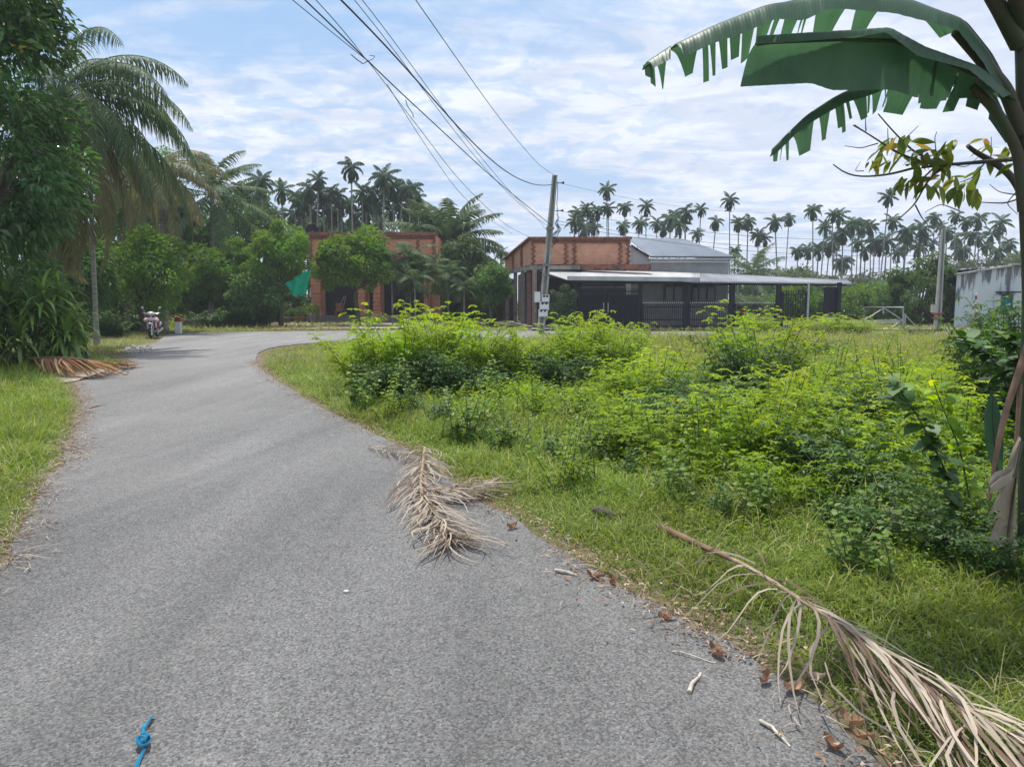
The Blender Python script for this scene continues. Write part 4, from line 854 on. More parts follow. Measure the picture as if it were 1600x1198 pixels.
# ------------------------------------------------------------------ stained grey wall building on the right
def grey_building():
    Y = 43.; x0 = X(1492, Y); x1 = x0 + 9; zt0 = Zp(430, Y); zt1 = Zp(416, Y) + .9
    e = empty('grey_building', (x0 + 4, Y, 0), 'pale grey rendered building with black rain stains and a teal louvred window', 'building'); L = (x0 + 4, Y, 0)
    xm = X(1573, Y); m = MB(); m.prism([(x0, Y), (xm, Y), (xm, Y + 7), (x0 + 4.3, Y + 7)], 0, [zt0, Zp(417, Y), Zp(417, Y), zt0]); m.prism([(xm, Y - .003), (x1, Y - .003), (x1, Y + 7), (xm, Y + 7)], 0, Zp(414, Y)); m.build('wall', MT['stainedwall'], e, L)
    r = MB(); r.bar((x0 - .1, Y - .05, zt0 + .05), (xm, Y - .05, Zp(416.5, Y) + .04), .3, .08); r.bar((xm, Y - .05, Zp(414, Y) + .04), (x1, Y - .05, Zp(414, Y) + .04), .3, .08); r.build('coping', MT['concrete'], e, L)
    a, b = X(1561, Y), X(1578, Y); z0, z1 = Zp(490, Y), Zp(461, Y)
    w_ = MB(); w_.box(((a + b) / 2, Y - .03, (z0 + z1) / 2), (b - a + .1, .1, z1 - z0 + .1)); wo_ = w_.build('window', MT['dark'], e, L)
    lv = MB()
    for k in range(11): lv.box(((a + b) / 2, Y - .1, z0 + (k + .5) * (z1 - z0) / 11), (b - a, .05, .05), rx=.6)
    lv.box(((a + b) / 2, Y - .1, (z0 + z1) / 2), (.04, .06, z1 - z0)); l = lv.build('louvres', MT['teal'], e, L); l.parent = wo_; l.location = (0, 0, 0)
    for s, px in ((-1, 1556), (1, 1583)): MB().box((X(px, Y), Y - .1, (z0 + z1) / 2), (.32, .04, z1 - z0), rz=s * .5).build('shutter', MT['stainedwall'], e, L)
    MB().box(((a + b) / 2, Y - .25, z1 + .16), (b - a + .5, .5, .08)).build('window_hood', MT['darkmetal'], e, L)
grey_building()
def steelframe():
    Y = 42.; e = empty('steel_frame', (X(1380, Y), Y, 0), 'pale galvanised rectangular pipe frame with diagonal braces standing in the weeds', 'frame'); L = (X(1380, Y), Y, 0)
    p = lambda a, b: P(a, b, Y); m = MB(); m.tube([p(1350, 512), p(1350, 480), p(1411, 480), p(1411, 515)], .045, 6); m.tube([p(1350, 501), p(1411, 501)], .035, 6); m.build('pipe_frame', MT['steel'], e, L)
    m = MB(); m.tube([p(1351, 500), p(1380, 482)], .028, 6); m.tube([p(1382, 482), p(1410, 500)], .028, 6); m.tube([p(1380, 480), p(1380, 490)], .04, 6); m.tube([p(1414, 492), p(1432, 511)], .03, 6); m.tube([p(1390, 513), p(1410, 501)], .03, 6); m.build('brace', MT['steel'], e, L)
    m = MB(); m.tube([p(1413.5, 490), p(1413.5, 516)], .07, 8); m.build('post', MT['concrete'], e, L)
steelframe()
def striped_post():
    Y = 40.8; a = P(1523, 516, Y); e = empty('marker_post', (a[0], Y, 0), 'thin red and white striped marker post in front of the stained grey wall', 'marker post')
    b = P(1525.5, 455, Y); H = b[2]; n = 9
    for mi, nm, mt in ((0, 'white_band', 'white'), (1, 'red_band', 'redpaint')):
        m = MB()
        for k in range(n):
            if k % 2 == mi: t0, t1 = k / n, (k + 1) / n; m.tube([[(b[0] - a[0]) * t0, 0, H * t0], [(b[0] - a[0]) * t1, 0, H * t1]], .055, 8)
        m.build(nm, MT[mt], e)
striped_post()

# ------------------------------------------------------------------ power poles, meter boxes, wires
def pole(name, base, top, w0, w1, label):
    e = empty(name, (base[0], base[1], 0), label, 'power pole'); L = (base[0], base[1], 0)
    b = np.array(base); t = np.array(top); m = MB(); ax = t - b; sx = np.array([1., 0, 0]); sy = np.array([0, 1., 0])
    for s in (-1, 1):
        m.add([b + sx * (s * w0 * .5 - s * w0 * .14 + i * w0 * .14) + sy * j * w0 * .35 for i, j in ((-1, -1), (1, -1), (1, 1), (-1, 1))] + [t + sx * (s * w1 * .5 - s * w1 * .14 + i * w1 * .14) + sy * j * w1 * .35 for i, j in ((-1, -1), (1, -1), (1, 1), (-1, 1))],
              [[0, 3, 2, 1], [4, 5, 6, 7], [0, 1, 5, 4], [1, 2, 6, 5], [2, 3, 7, 6], [3, 0, 4, 7]])
    m.build('flange', MT['concrete'], e, L)
    m = MB(); m.add([b + sx * i * w0 * .3 + sy * j * w0 * .12 for i, j in ((-1, -1), (1, -1), (1, 1), (-1, 1))] + [t + sx * i * w1 * .3 + sy * j * w1 * .12 for i, j in ((-1, -1), (1, -1), (1, 1), (-1, 1))],
              [[0, 3, 2, 1], [4, 5, 6, 7], [0, 1, 5, 4], [1, 2, 6, 5], [2, 3, 7, 6], [3, 0, 4, 7]]); m.build('web', MT['concretedark'], e, L)
    return e, L
PB = P(844, 521, 36.); PB[2] = -.2; PT = P(867, 274, 36.)
e1, L1 = pole('power_pole', PB, PT, .36, .24, 'leaning concrete power pole with meter boxes in front of the orange brick house')
m = MB(); m.tube([PT + [.12, -.05, -.35], PT + [.36, -.1, -.35]], .02, 6); m.ball(PT + [.38, -.1, -.35], (.05, .05, .07), 8); m.tube([P(868, 330, 35.9), P(878, 329, 35.8)], .02, 6); m.ball(P(879, 329, 35.8), (.05, .05, .06), 8); m.build('insulator', MT['black'], e1, L1)
m = MB()
for yy, hh in ((357, .1), (414, .13), (430, .1)): c = PB + (PT - PB) * ((P(800, yy, 36)[2] + .2) / (PT[2] + .2)); m.box(c, (.36, .3, hh))
m.build('clamp', MT['concretedark'], e1, L1)
m = MB(); rg = np.random.default_rng(4)
for k in range(7):
    x0, y0 = 872, 335 + k * 3; pts = [P(869 + 3 * math.sin(k + a * 1.7) + a * 1.8 * (1 if a < 4 else -1) + (8 if a > 3 else 0), y0 + a * 5, 35.8) for a in range(8)]; m.tube(pts, .012, 4, .5, False)
m.tube([P(871, 284, 35.8), P(871.5, 300, 35.8), P(870, 318, 35.8), P(872, 340, 35.8)], .015, 5)
m.build('cable_loops', MT['wire'], e1, L1)
def meter(px, py, w_, h_, label, meters, rows):
    Y = 35.75; c = P(px, py, Y); e = empty('meter_box', (c[0], Y, c[2] - h_ / 2), label, 'meter box', 'meter boxes on the power pole'); L = tuple(e.location)
    MB().box((c[0], Y, c[2]), (w_, .2, h_)).build('box', MT['white'], e, L)
    for r in range(rows):
        for q in range(meters):
            x = c[0] + (q - (meters - 1) / 2) * w_ * .42; z = c[2] + h_ * .32 - r * h_ / max(rows, 1) * .85; MB().lathe([(0, -.12), (.055, -.12), (.06, -.1), (.06, 0)], (x, Y, z), 12, 'y').build('meter_glass', MT['glass'], e, L)
meter(839.5, 464, .26, .48, 'plain pale meter box on the left side of the leaning power pole', 1, 0)
meter(852.5, 467, .34, .4, 'pale double meter box highest on the front of the leaning power pole', 2, 1)
meter(850.5, 478, .42, .38, 'middle of the stacked double meter boxes on the leaning power pole', 2, 1)
meter(848.5, 489, .42, .34, 'lowest of the stacked double meter boxes on the leaning power pole', 2, 1)
m = MB(); th = np.linspace(0, 6.28, 18); c = P(838, 484, 35.7); m.tube(np.stack([c[0] + .17 * np.cos(th), c[1] + 0 * th, c[2] + .2 * np.sin(th)], -1), .012, 5, .5, False); m.tube([c + [0, 0, .2], c + [.02, 0, .45]], .012, 5)
tag(m.build('cable_coil', MT['wire'], None, tuple(c)), 'small coil of cable hanging under the left meter box', 'cable')
QB = P(1464, 518, 39.2); QB[2] = -.1; QT = P(1474, 358, 39.2)
e2, L2 = pole('power_pole', QB, QT, .30, .18, 'shorter leaning concrete power pole by the round bush on the right')
MB().box(P(1459, 482, 39.0), (.25, .15, .4)).build('meter_box', MT['concrete'], e2, L2); 
m = MB(); 
for yy in (490, 497): c = QB + (QT - QB) * ((P(800, yy, 39.2)[2] + .1) / (QT[2] + .1)); m.box(c, (.42, .34, .07))
m.build('clamp', MT['redpaint'], e2, L2)
def plane_pt(px, py, A, B):
    """where the ray through a photo pixel meets the vertical plane through plan points A and B"""
    d = ray(px, py); n_ = np.array([B[1] - A[1], -(B[0] - A[0])]); t = (n_ @ np.array(A)) / (n_ @ d[:2]); return np.array([d[0] * t, d[1] * t, CH + d[2] * t])
def wire(pix, A, B, label, r=.013, start=None, behind=True, grp='overhead wires over the road', end=None):
    pts = [plane_pt(x, y, A, B) for x, y in pix]
    if start is not None: pts = [np.array(start)] + pts
    if end is not None: pts.append(np.array(end))
    elif behind:
        d = pts[-1] - pts[-2]; hd_ = math.hypot(d[0], d[1]); 
        for q in (6, 14, 24): pts.append(pts[-1 if q == 6 else -1] + np.array([d[0] / hd_ * q * .6, d[1] / hd_ * q * .6, max(-.3, min(.2, d[2] / hd_ * 2))]))
    p = np.array(pts); s = np.concatenate([[0], np.cumsum(np.linalg.norm(np.diff(p, axis=0), axis=1))]); u = np.linspace(0, s[-1], 60)
    # smooth (Catmull-like): fit by natural interpolation then relax
    q = np.stack([np.interp(u, s, p[:, k]) for k in range(3)], -1)
    for _ in range(14): q[1:-1] = q[1:-1] * .5 + (q[:-2] + q[2:]) * .25
    o = MB().tube(q, r, 5).build('overhead_wire', MT['wire'], None, tuple(q[0])); tag(o, label, 'wire', grp)
pa = (PT[0], 36.0); far_pole = (-8.6, -12.)
wire([(840, 292), (800, 277), (760, 247), (720, 205), (680, 160), (640, 112), (600, 65), (565, 27), (537, 0)], pa, far_pole, 'thick black twisted cable sagging from just below the pole top', .017, PT + [-.1, 0, -.42])
wire([(845, 262), (810, 222), (770, 172), (735, 123), (700, 73), (675, 35), (650, 0)], pa, (-5.4, -12), 'single thin wire running highest and rightmost to the pole top', .008, PT + [0, 0, .02])
W2 = [(835, 331), (800, 303), (760, 270), (720, 233), (680, 192), (636, 157), (600, 123), (573, 94), (545, 68), (510, 30), (483, 0)]
wire(W2, (1.6, 36.), (-10.0, -12), 'bundled service cable with tied ends left of the thick cable', .014, P(862, 352, 36))
wire([(573, 94), (548, 60), (520, 25), (500, 0)], (1.6, 36.), (-9.6, -12), 'short upper strand leaving the tied bundle towards the top', .008, P(573.2, 95, 14.4))
wire([(573, 94), (555, 80), (510, 45), (458, 0)], (1.6, 36.), (-10.6, -12), 'leftmost strand fanning out of the tied bundle', .008, plane_pt(575, 96, (1.6, 36.), (-10.0, -12)))
wire([(790, 352), (740, 305), (700, 262), (660, 205), (625, 165), (600, 125), (575, 96)], (1.6, 38.), (-10.2, -12), 'thin wire crossing below the bundled cable down to the houses', .008, P(830, 372, 40), False)
wire([(760, 340), (715, 300), (680, 250), (640, 190), (605, 132)], (1.0, 40.), (-10.2, -12), 'faint lowest wire heading to the trees between the houses', .008, P(800, 365, 44), False)
wire([(830, 335), (790, 300), (750, 255), (700, 195), (650, 125), (600, 55), (562, 0)], pa, (-8.1, -12), 'thin wire just right of the thick black cable', .007, P(862, 358, 36))
wire([(845, 345), (800, 305), (755, 250), (705, 190), (655, 120), (610, 55), (574, 0)], pa, (-7.7, -12), 'second thin wire right of the thick black cable', .007, P(862, 372, 36))
for q, (pp, r_) in enumerate(([[(575, 96), (567, 100), (556, 92), (549, 86)], .010], [[(575, 96), (583, 92), (586, 88), (578, 87)], .008], [[(634, 156), (636, 165), (645, 178), (646, 184)], .010])):
    pts = [plane_pt(x, y, (1.6, 36.), (-10.0, -12)) for x, y in pp]; tag(MB().tube(pts, r_, 5).build('wire_end', MT['wire'], None, tuple(pts[0])), ['loose cable end curling left from the upper tie', 'small cable loop curling right at the upper tie', 'frayed cable end dangling from the lower tie'][q], 'wire', 'loose cable ends')
for q, (y0, y1, yb, z) in enumerate(((285, 330, 322, 'upper faint wire running right from the near pole top'), (329, 372, 372, 'second faint wire running right above the metal roof'), (345, 392, 388, 'third faint wire running right across the palm trunks'), (350, 402, 398, 'lowest faint wire running right just above the awning'))):
    A = P(870, y0, 36); n = 40; t = np.linspace(0, 1, n)[:, None]; B = P(1473, yb, 39.2) if q else P(1240, 330, 60); p = A * (1 - t) + B * t; p[:, 2] -= (4 * t * (1 - t))[:, 0] * .55
    tag(MB().tube(p, .009 if q else .007, 5).build('overhead_wire', MT['wire'], None, tuple(A)), z, 'wire', 'faint wires right of the near pole')
for q, yb in enumerate((372, 404)):
    A = P(1473, yb, 39.2); B = P(1760, yb - 6, 42); t = np.linspace(0, 1, 20)[:, None]; p = A * (1 - t) + B * t; p[:, 2] -= (4 * t * (1 - t))[:, 0] * .2
    tag(MB().tube(p, .009, 5).build('overhead_wire', MT['wire'], None, tuple(A)), ['faint wire from the far pole over the stained wall, upper', 'faint wire from the far pole over the stained wall, lower'][q], 'wire', 'wires right of the far pole')
# tv mast
c = P(757, 420, 58); m = MB(); tp = P(756.5, 362, 58); m.tube([c - [0, 0, 3], c, tp], .02, 5); e = empty('tv_mast', (c[0], 58, 0), 'thin tv aerial mast standing between the two brick houses', 'aerial'); m.build('mast', MT['steel'], e, (c[0], 58, 0)); m = MB()
for k, y in enumerate((398, 404, 409)): a = P(757, y, 58); m.tube([a - [.3 - .05 * k, 0, 0], a + [.3 - .05 * k, 0, 0]], .018, 4)
m.build('aerial_rods', MT['steel'], e, (c[0], 58, 0))

# ------------------------------------------------------------------ parked scooter, milestone, cement post
def scooter():
    c = G(243, 528); e = empty('scooter', (c[0] - .05, c[1], 0.02), 'parked pale pink and maroon step-through scooter facing the camera at the road bend', 'scooter', rz=R(14))
    # local: front is -y
    wheel = lambda y: (MB().lathe([(.19, -.04), (.25, -.05), (.285, -.02), (.285, .02), (.25, .05), (.19, .04), (.19, -.04)], (0, y, .285), 22, 'x'), y)
    for y in (-.62, .62):
        t, _ = wheel(y); wo_ = t.build('wheel', MT['black'], e)
        r = MB(); r.lathe([(0, -.05), (.05, -.05), (.05, .05), (0, .05)], (0, y, .285), 10, 'x'); r.lathe([(.17, -.03), (.2, -.03), (.2, .03), (.17, .03), (.17, -.03)], (0, y, .285), 20, 'x')
        for k in range(5): a = k * 1.2566; r.bar((0, y, .285), (0, y + .18 * math.cos(a), .285 + .18 * math.sin(a)), .03, .025)
        o = r.build('rim', MT['chrome'], e); o.parent = wo_
    m = MB()
    for s in (-1, 1): m.tube([[s * .08, -.62, .285], [s * .08, -.56, .5], [s * .05, -.47, .78]], .022, 7)
    m.tube([[0, -.47, .75], [0, -.42, .98]], .03, 8); m.build('fork', MT['steel'], e)
    m = MB(); th = np.linspace(.35, 2.5, 9); pts = np.stack([0 * th, -.62 + .33 * np.cos(th + .6) * -1, .29 + .33 * np.sin(th)], -1)
    V = []; 
    for p in pts: V += [p + [-.075, 0, -.03], p + [-.04, 0, .015], p + [.04, 0, .015], p + [.075, 0, -.03]]
    F = [[i * 4 + j, i * 4 + j + 1, i * 4 + j + 5, i * 4 + j + 4] for i in range(8) for j in range(3)]; m.add(V, F, .5, True); m.ball((0, -.63, .6), (.075, .16, .05), 10); m.build('front_fender', MT['pink'], e)
    m = MB(); rows = [(.30, .16, -.33), (.48, .25, -.38), (.66, .30, -.42), (.80, .27, -.42), (.90, .16, -.40)]
    V = []; n = 9
    for z, w_, y in rows:
        for k in range(n): a = (k / (n - 1) - .5) * 2; V.append((a * w_, y + .16 * a * a * 1.0 - .03, z))
    F = [[i * n + j, i * n + j + 1, (i + 1) * n + j + 1, (i + 1) * n + j] for i in range(4) for j in range(n - 1)]; m.add(V, F, .5, True); o = m.build('leg_shield', MT['maroon'], e)
    sm_ = o.modifiers.new('thick', 'SOLIDIFY'); sm_.thickness = .03
    m = MB(); m.ball((0, -.50, .77), (.20, .11, .075), 14); 
    for s in (-1, 1): m.ball((s * .20, -.42, .74), (.10, .12, .09), 10); m.ball((s * .15, -.36, .56), (.045, .08, .16), 10)
    m.build('front_fairing', MT['pink'], e)
    m = MB()
    for s in (-1, 1): m.ball((s * .21, -.50, .73), (.055, .05, .035), 8)
    m.build('turn_signal', MT['lens'], e)
    m = MB(); m.ball((0, -.43, 1.0), (.15, .13, .085), 14); m.build('handlebar_cover', MT['pink'], e)
    m = MB(); m.ball((0, -.53, .99), (.085, .05, .055), 12); m.build('headlight', MT['lens'], e)
    m = MB(); m.tube([[-.33, -.30, 1.02], [-.2, -.36, 1.0], [0, -.40, .98], [.2, -.36, 1.0], [.33, -.30, 1.02]], .018, 7); m.build('handlebar', MT['chrome'], e)
    for s in (-1, 1):
        MB().tube([[s * .22, -.32, 1.02], [s * .35, -.28, 1.03]], .028, 8).build('grip', MT['black'], e)
        mm = MB(); mm.tube([[s * .24, -.35, 1.0], [s * .27, -.36, 1.13], [s * .31, -.35, 1.20]], .01, 5); mm.ball((s * .33, -.35, 1.23), (.06, .02, .04), 10); mm.build('mirror', MT['steel'], e)
    m = MB(); m.ball((0, .35, .55), (.16, .48, .17), 16); m.ball((0, .0, .42), (.13, .32, .11), 12); m.build('body', MT['maroon'], e)
    m = MB()
    for s in (-1, 1): m.ball((s * .15, .45, .56), (.05, .40, .10), 12)
    m.build('side_panel', MT['pink'], e)
    m = MB(); m.ball((0, .22, .74), (.14, .46, .07), 16); m.build('seat', MT['seat'], e)
    m = MB(); m.ball((0, -.02, .33), (.12, .22, .12), 12); m.tube([[.13, -.0, .22], [.16, .4, .28], [.17, .8, .34]], [.03, .045, .05], 8); m.build('engine', MT['steel'], e)
    m = MB(); m.tube([[.06, .72, .72], [0, .88, .78], [-.06, .72, .72]], .018, 6); m.build('grab_rail', MT['chrome'], e)
    MB().tube([[-.1, .05, .25], [-.27, .02, 0]], .015, 6).build('side_stand', MT['black'], e)
    MB().box((0, .78, .55), (.1, .03, .07)).build('tail_light', MT['red'], e)
scooter()
def milestone():
    c = G(279, 520.5); e = empty('milestone', (c[0], c[1], 0), 'short white milestone with dark red top at the far road edge', 'milestone')
    MB().box((0, 0, .26), (.26, .2, .56)).build('white_base', MT['white'], e)
    m = MB(); m.box((0, 0, .60), (.27, .21, .12)); a = np.linspace(0, math.pi, 9); pl = [(x, y) for x, y in zip(.135 * np.cos(a), .10 * np.sin(a))]
    V = [(x, -.105, .66 + y) for x, y in pl] + [(x, .105, .66 + y) for x, y in pl]; F = [[i, i + 1, 10 + i, 9 + i] for i in range(8)]; m.add(V, F); m.add(V, [[0, i + 1, i] for i in range(1, 8)] + [[9, 9 + i, 10 + i] for i in range(1, 8)]); m.build('red_top', MT['redpaint'], e)
milestone()
c = G(222, 521); MBp = MB(); MBp.tube([[0, 0, -.1], [.02, 0, .7], [0, .02, 1.25]], [.14, .13, .11], 9); o = MBp.build('tree_stump', MT['bark']); o.location = (c[0], c[1] + .8, 0); tag(o, 'weathered stump standing in the shrubs just left of the scooter', 'tree stump')
def brush():
    rg = np.random.default_rng(8); m = MB()
    for k in range(70):
        b = np.array([rg.uniform(-2.6, 2.4), rg.uniform(-.8, .8), rg.uniform(.05, .5)]); d = np.array([rg.normal(), rg.normal() * .5, abs(rg.normal()) * .45]); d = d / np.linalg.norm(d) * rg.uniform(.4, 1.3)
        m.tube([b, b + d * .5 + [0, 0, .06], b + d], [.02, .015, .006], 4)
    c = G(300, 513); o = m.build('brush_pile', MT['rachis'], None); o.location = (c[0], 43.5, .1); tag(o, 'pile of pale cut branches in the clearing behind the milestone', 'brush pile', None, None)
brush()

# ------------------------------------------------------------------ banana plant (right, close)
YB_ = 4.6
def stemtube(pix, rad, Y=YB_, k=14):
    pts = np.array([P(x, y, Y if len(q) == 2 else q[2]) for q in pix for x, y in [q[:2]]]); n = 24; s = np.linspace(0, len(pts) - 1, n)
    q = np.stack([np.interp(s, range(len(pts)), pts[:, c]) for c in range(3)], -1)
    for _ in range(3): q[1:-1] = q[1:-1] * .5 + (q[:-2] + q[2:]) * .25
    return q, np.interp(s, range(len(pts)), rad)
def interp_curve(pix, n):
    pts = np.array([P(*q) for q in pix]); s = np.concatenate([[0], np.cumsum(np.linalg.norm(np.diff(pts, axis=0), axis=1))]); u = np.linspace(0, s[-1], n)
    q = np.stack([np.interp(u, s, pts[:, k]) for k in range(3)], -1)
    for _ in range(3): q[1:-1] = q[1:-1] * .5 + (q[:-2] + q[2:]) * .25
    return q
def banana_leaf(parent, mid, A, B, seed, tearsA=(.5, 1), tearsB=(.5, 1), nA=14, nB=14, mat='banana', rib=.018, gap=.22, sag=.04):
    """midrib curve, and the outer edges of both half blades; the blade is torn into strips"""
    rg = np.random.default_rng(seed); n = 140; Mc = interp_curve(mid, n); mb = MB()
    for E, tr, nt in ((A, tearsA, nA), (B, tearsB, nB)):
        if E is None: continue
        Ec = interp_curve(E, n); cuts = np.unique(np.concatenate([[0, n - 1], (rg.uniform(tr[0], tr[1], nt) * (n - 1)).astype(int)])); kk = 8
        for a, b in zip(cuts[:-1], cuts[1:]):
            if b - a < 2: b = min(a + 2, n - 1)
            ids = np.arange(a, b + 1); t = np.linspace(0, 1, kk)[None, :, None]; M_ = Mc[ids][:, None]; E_ = Ec[ids][:, None]
            ln = rg.uniform(.72, 1.08) if (a > tr[0] * n) else 1.0
            g = gap * rg.uniform(.1, 1.0) if (b - a) < n * .5 else 0
            cen = (len(ids) - 1) / 2; idl = (np.arange(len(ids)) - cen)
            # narrow the strip to its outer end
            Es = Ec[np.clip(np.round(a + cen + idl * (1 - g)).astype(int), 0, n - 1)][:, None]
            V = M_ + (Es - M_) * t * ln; V = V + np.array([0, 0, -1.]) * sag * np.sin(t * math.pi) * -1; V[..., 1] += (rg.uniform(-.04, .04) * t[..., 0] ** 2)
            V[..., 1] += (.0022 if mat == 'banana' else .0012) * np.sin(ids[:, None] * 1.1 + ids[:, None] ** 2 * .003) * t[..., 0]
            r, c_ = len(ids), kk; i, j = np.meshgrid(np.arange(r - 1), np.arange(c_ - 1), indexing='ij'); b0 = (i * c_ + j).ravel()
            rn = np.repeat(ids / n, kk)
            mb.add(V, np.stack([b0, b0 + 1, b0 + c_ + 1, b0 + c_], -1), rn, True)
    o = mb.build('leaf', MT[mat], parent)
    r = MB(); r.tube(Mc, np.linspace(rib, rib * .25, n), 7); r_ = r.build('midrib', MT['banana_stem'], parent); r_.parent = o
    return o
bp_e = empty('banana_plant', (G(1600, 900)[0], 4.7, 0), 'banana plant at the right edge with torn leaves overhanging the top right corner', 'banana plant')
def at0(o): o.location = -np.array(bp_e.location) + np.array(o.location); return o
q, r = stemtube([(1618, 930), (1614, 760), (1614, 600), (1617, 450), (1608, 330), (1606, 200), (1604, 60), (1604, -60)], [.095, .08, .07, .06, .055, .055, .06, .065]); at0(MB().tube(q, r, 16).build('pseudostem', MT['banana_stem'], bp_e))
L_ = []
# leaf 1: the long top leaf, near half folded over
L_.append(banana_leaf(bp_e, [(1585, 160, 4.6), (1545, 85, 4.55), (1506, 36, 4.5), (1420, 2, 4.45), (1330, -12, 4.4), (1255, 0, 4.35), (1187, 14, 4.3), (1120, 40, 4.25), (1049, 75, 4.2), (1004, 109, 4.15)],
    [(1570, 150, 4.5), (1540, 95, 4.4), (1500, 44, 4.3), (1400, 18, 4.2), (1300, 10, 4.15), (1259, 30, 4.12), (1214, 27, 4.1), (1165, 49, 4.08), (1112, 67, 4.05), (1060, 92, 4.05), (1006, 116, 4.1)],
    [(1582, 175, 4.65), (1530, 115, 4.7), (1487, 52, 4.75), (1431, 78, 4.8), (1375, 60, 4.8), (1300, 68, 4.75), (1187, 74, 4.6), (1163, 98, 4.5), (1131, 114, 4.42), (1060, 137, 4.3), (1030, 142, 4.25), (1008, 124, 4.2)], 3, (.9, 1), (.40, 1), 2, 19, gap=.95))
# leaf 2: broad folded leaf, its blade hanging towards the camera
L_.append(banana_leaf(bp_e, [(1592, 170, 4.6), (1545, 125, 4.5), (1480, 96, 4.4), (1400, 64, 4.25), (1315, 62, 4.1), (1240, 66, 4.02), (1180, 69, 3.98)],
    [(1575, 150, 4.35), (1520, 105, 4.25), (1440, 84, 4.15), (1390, 46, 4.05), (1320, 56, 4.0), (1240, 62, 3.97), (1178, 68, 3.96)],
    [(1580, 172, 4.7), (1535, 140, 4.6), (1521, 154, 4.58), (1467, 156, 4.5), (1427, 176, 4.4), (1390, 164, 4.35), (1291, 166, 4.2), (1259, 151, 4.15), (1200, 154, 4.1), (1148, 157, 4.05)], 8, (.9, 1), (.12, .75), 1, 7, gap=.4))
# leaf 3: lower arching leaf coming out from behind the broad one
L_.append(banana_leaf(bp_e, [(1585, 225, 4.7), (1545, 165, 4.8), (1490, 125, 4.85), (1430, 122, 4.8), (1366, 139, 4.7), (1326, 145, 4.6), (1292, 163, 4.5), (1259, 187, 4.45), (1204, 244, 4.4)],
    [(1580, 215, 4.75), (1540, 160, 4.8), (1485, 122, 4.8), (1425, 122, 4.7), (1366, 146, 4.55), (1326, 158, 4.45), (1290, 178, 4.4), (1255, 200, 4.38), (1206, 247, 4.38)],
    [(1585, 215, 4.75), (1535, 165, 4.9), (1480, 135, 5.0), (1430, 150, 4.95), (1385, 160, 4.85), (1366, 176, 4.8), (1349, 189, 4.7), (1281, 222, 4.6), (1265, 240, 4.55), (1225, 256, 4.5), (1206, 252, 4.42)], 12, (.9, 1), (.45, 1), 1, 13, gap=.9))
# leaf 4: short torn leaf near the stem
L_.append(banana_leaf(bp_e, [(1592, 240, 4.6), (1560, 170, 4.7), (1520, 120, 4.8), (1470, 100, 4.85), (1410, 98, 4.9)],
    [(1580, 210, 4.7), (1550, 140, 4.75), (1515, 100, 4.8), (1465, 86, 4.85), (1408, 92, 4.9)],
    [(1585, 235, 4.6), (1550, 185, 4.8), (1500, 172, 4.9), (1440, 178, 5.0), (1375, 168, 5.0)], 15, (.9, 1), (.3, 1), 1, 5, gap=.5))
for o in L_: at0(o)
for pix, rd in (([(1600, 330, 4.6), (1592, 240, 4.58), (1560, 175, 4.55), (1520, 135, 4.5)], [.035, .032, .026, .02]), ([(1598, 210, 4.6), (1572, 140, 4.58), (1535, 95, 4.5), (1492, 50, 4.45)], [.045, .04, .034, .024]), ([(1592, 70, 4.6), (1560, 10, 4.5), (1530, -40, 4.45)], [.05, .045, .04]), ([(1596, 50, 4.6), (1588, -10, 4.4), (1582, -60, 4.3)], [.05, .045, .04])):
    q, r = stemtube(pix, rd); at0(MB().tube(q, r, 10).build('petiole', MT['banana_stem'], bp_e))
# dry hanging leaves on the stem
L_ = [banana_leaf(bp_e, [(1588, 745, 4.4), (1580, 790, 4.35), (1572, 850, 4.3), (1566, 880, 4.3)], [(1574, 745, 4.4), (1553, 790, 4.28), (1530, 838, 4.22), (1545, 843, 4.22), (1560, 852, 4.24)], [(1596, 745, 4.4), (1594, 790, 4.3), (1596, 848, 4.25), (1582, 855, 4.25)], 3, (.5, 1), (.5, 1), 3, 2, 'banana_dry', .012, .15, .06),
      banana_leaf(bp_e, [(1596, 690, 4.4), (1585, 742, 4.3), (1560, 748, 4.25), (1545, 765, 4.2)], [(1592, 700, 4.4), (1580, 752, 4.2), (1560, 765, 4.2), (1547, 772, 4.18)], [(1590, 690, 4.45), (1575, 738, 4.35), (1555, 742, 4.3), (1543, 758, 4.22)], 4, (.9, 1), (.9, 1), 1, 1, 'banana_dry', .012, .1, .03),
      banana_leaf(bp_e, [(1578, 850, 4.4), (1570, 890, 4.35), (1560, 925, 4.3), (1575, 960, 4.2)], [(1570, 850, 4.4), (1555, 895, 4.3), (1530, 925, 4.2), (1545, 950, 4.15)], [(1590, 850, 4.4), (1590, 900, 4.3), (1592, 930, 4.3), (1598, 960, 4.2)], 5, (.6, 1), (.6, 1), 3, 2, 'banana_dry', .015, .15, .03)]
for o in L_: at0(o)
for pix, rd in (([(1606, 540, 4.55), (1572, 640, 4.45), (1558, 700, 4.4), (1546, 780, 4.35)], [.022, .018, .015, .01]), ([(1594, 600, 4.5), (1588, 690, 4.45), (1580, 745, 4.4)], [.014, .012, .008])):
    q, r = stemtube(pix, rd); at0(MB().tube(q, r, 9).build('dry_petiole', MT['rachis_brown'], bp_e))
# young sucker leaf
e = empty('banana_sucker', P(1556, 760, 4.9), 'upright light green young leaf close to the dry banana stem', 'plant'); o = banana_leaf(e, [(1560, 750, 4.9), (1553, 690, 4.9), (1550, 640, 4.9), (1552, 610, 4.9)], [(1556, 740, 4.9), (1542, 690, 4.95), (1541, 650, 4.95), (1552, 610, 4.9)], [(1566, 740, 4.9), (1567, 690, 4.85), (1563, 650, 4.85), (1552, 610, 4.9)], 5, (.9, 1), (.9, 1), 1, 1, 'banana', .006, 0, 0); o.location = -np.array(e.location)
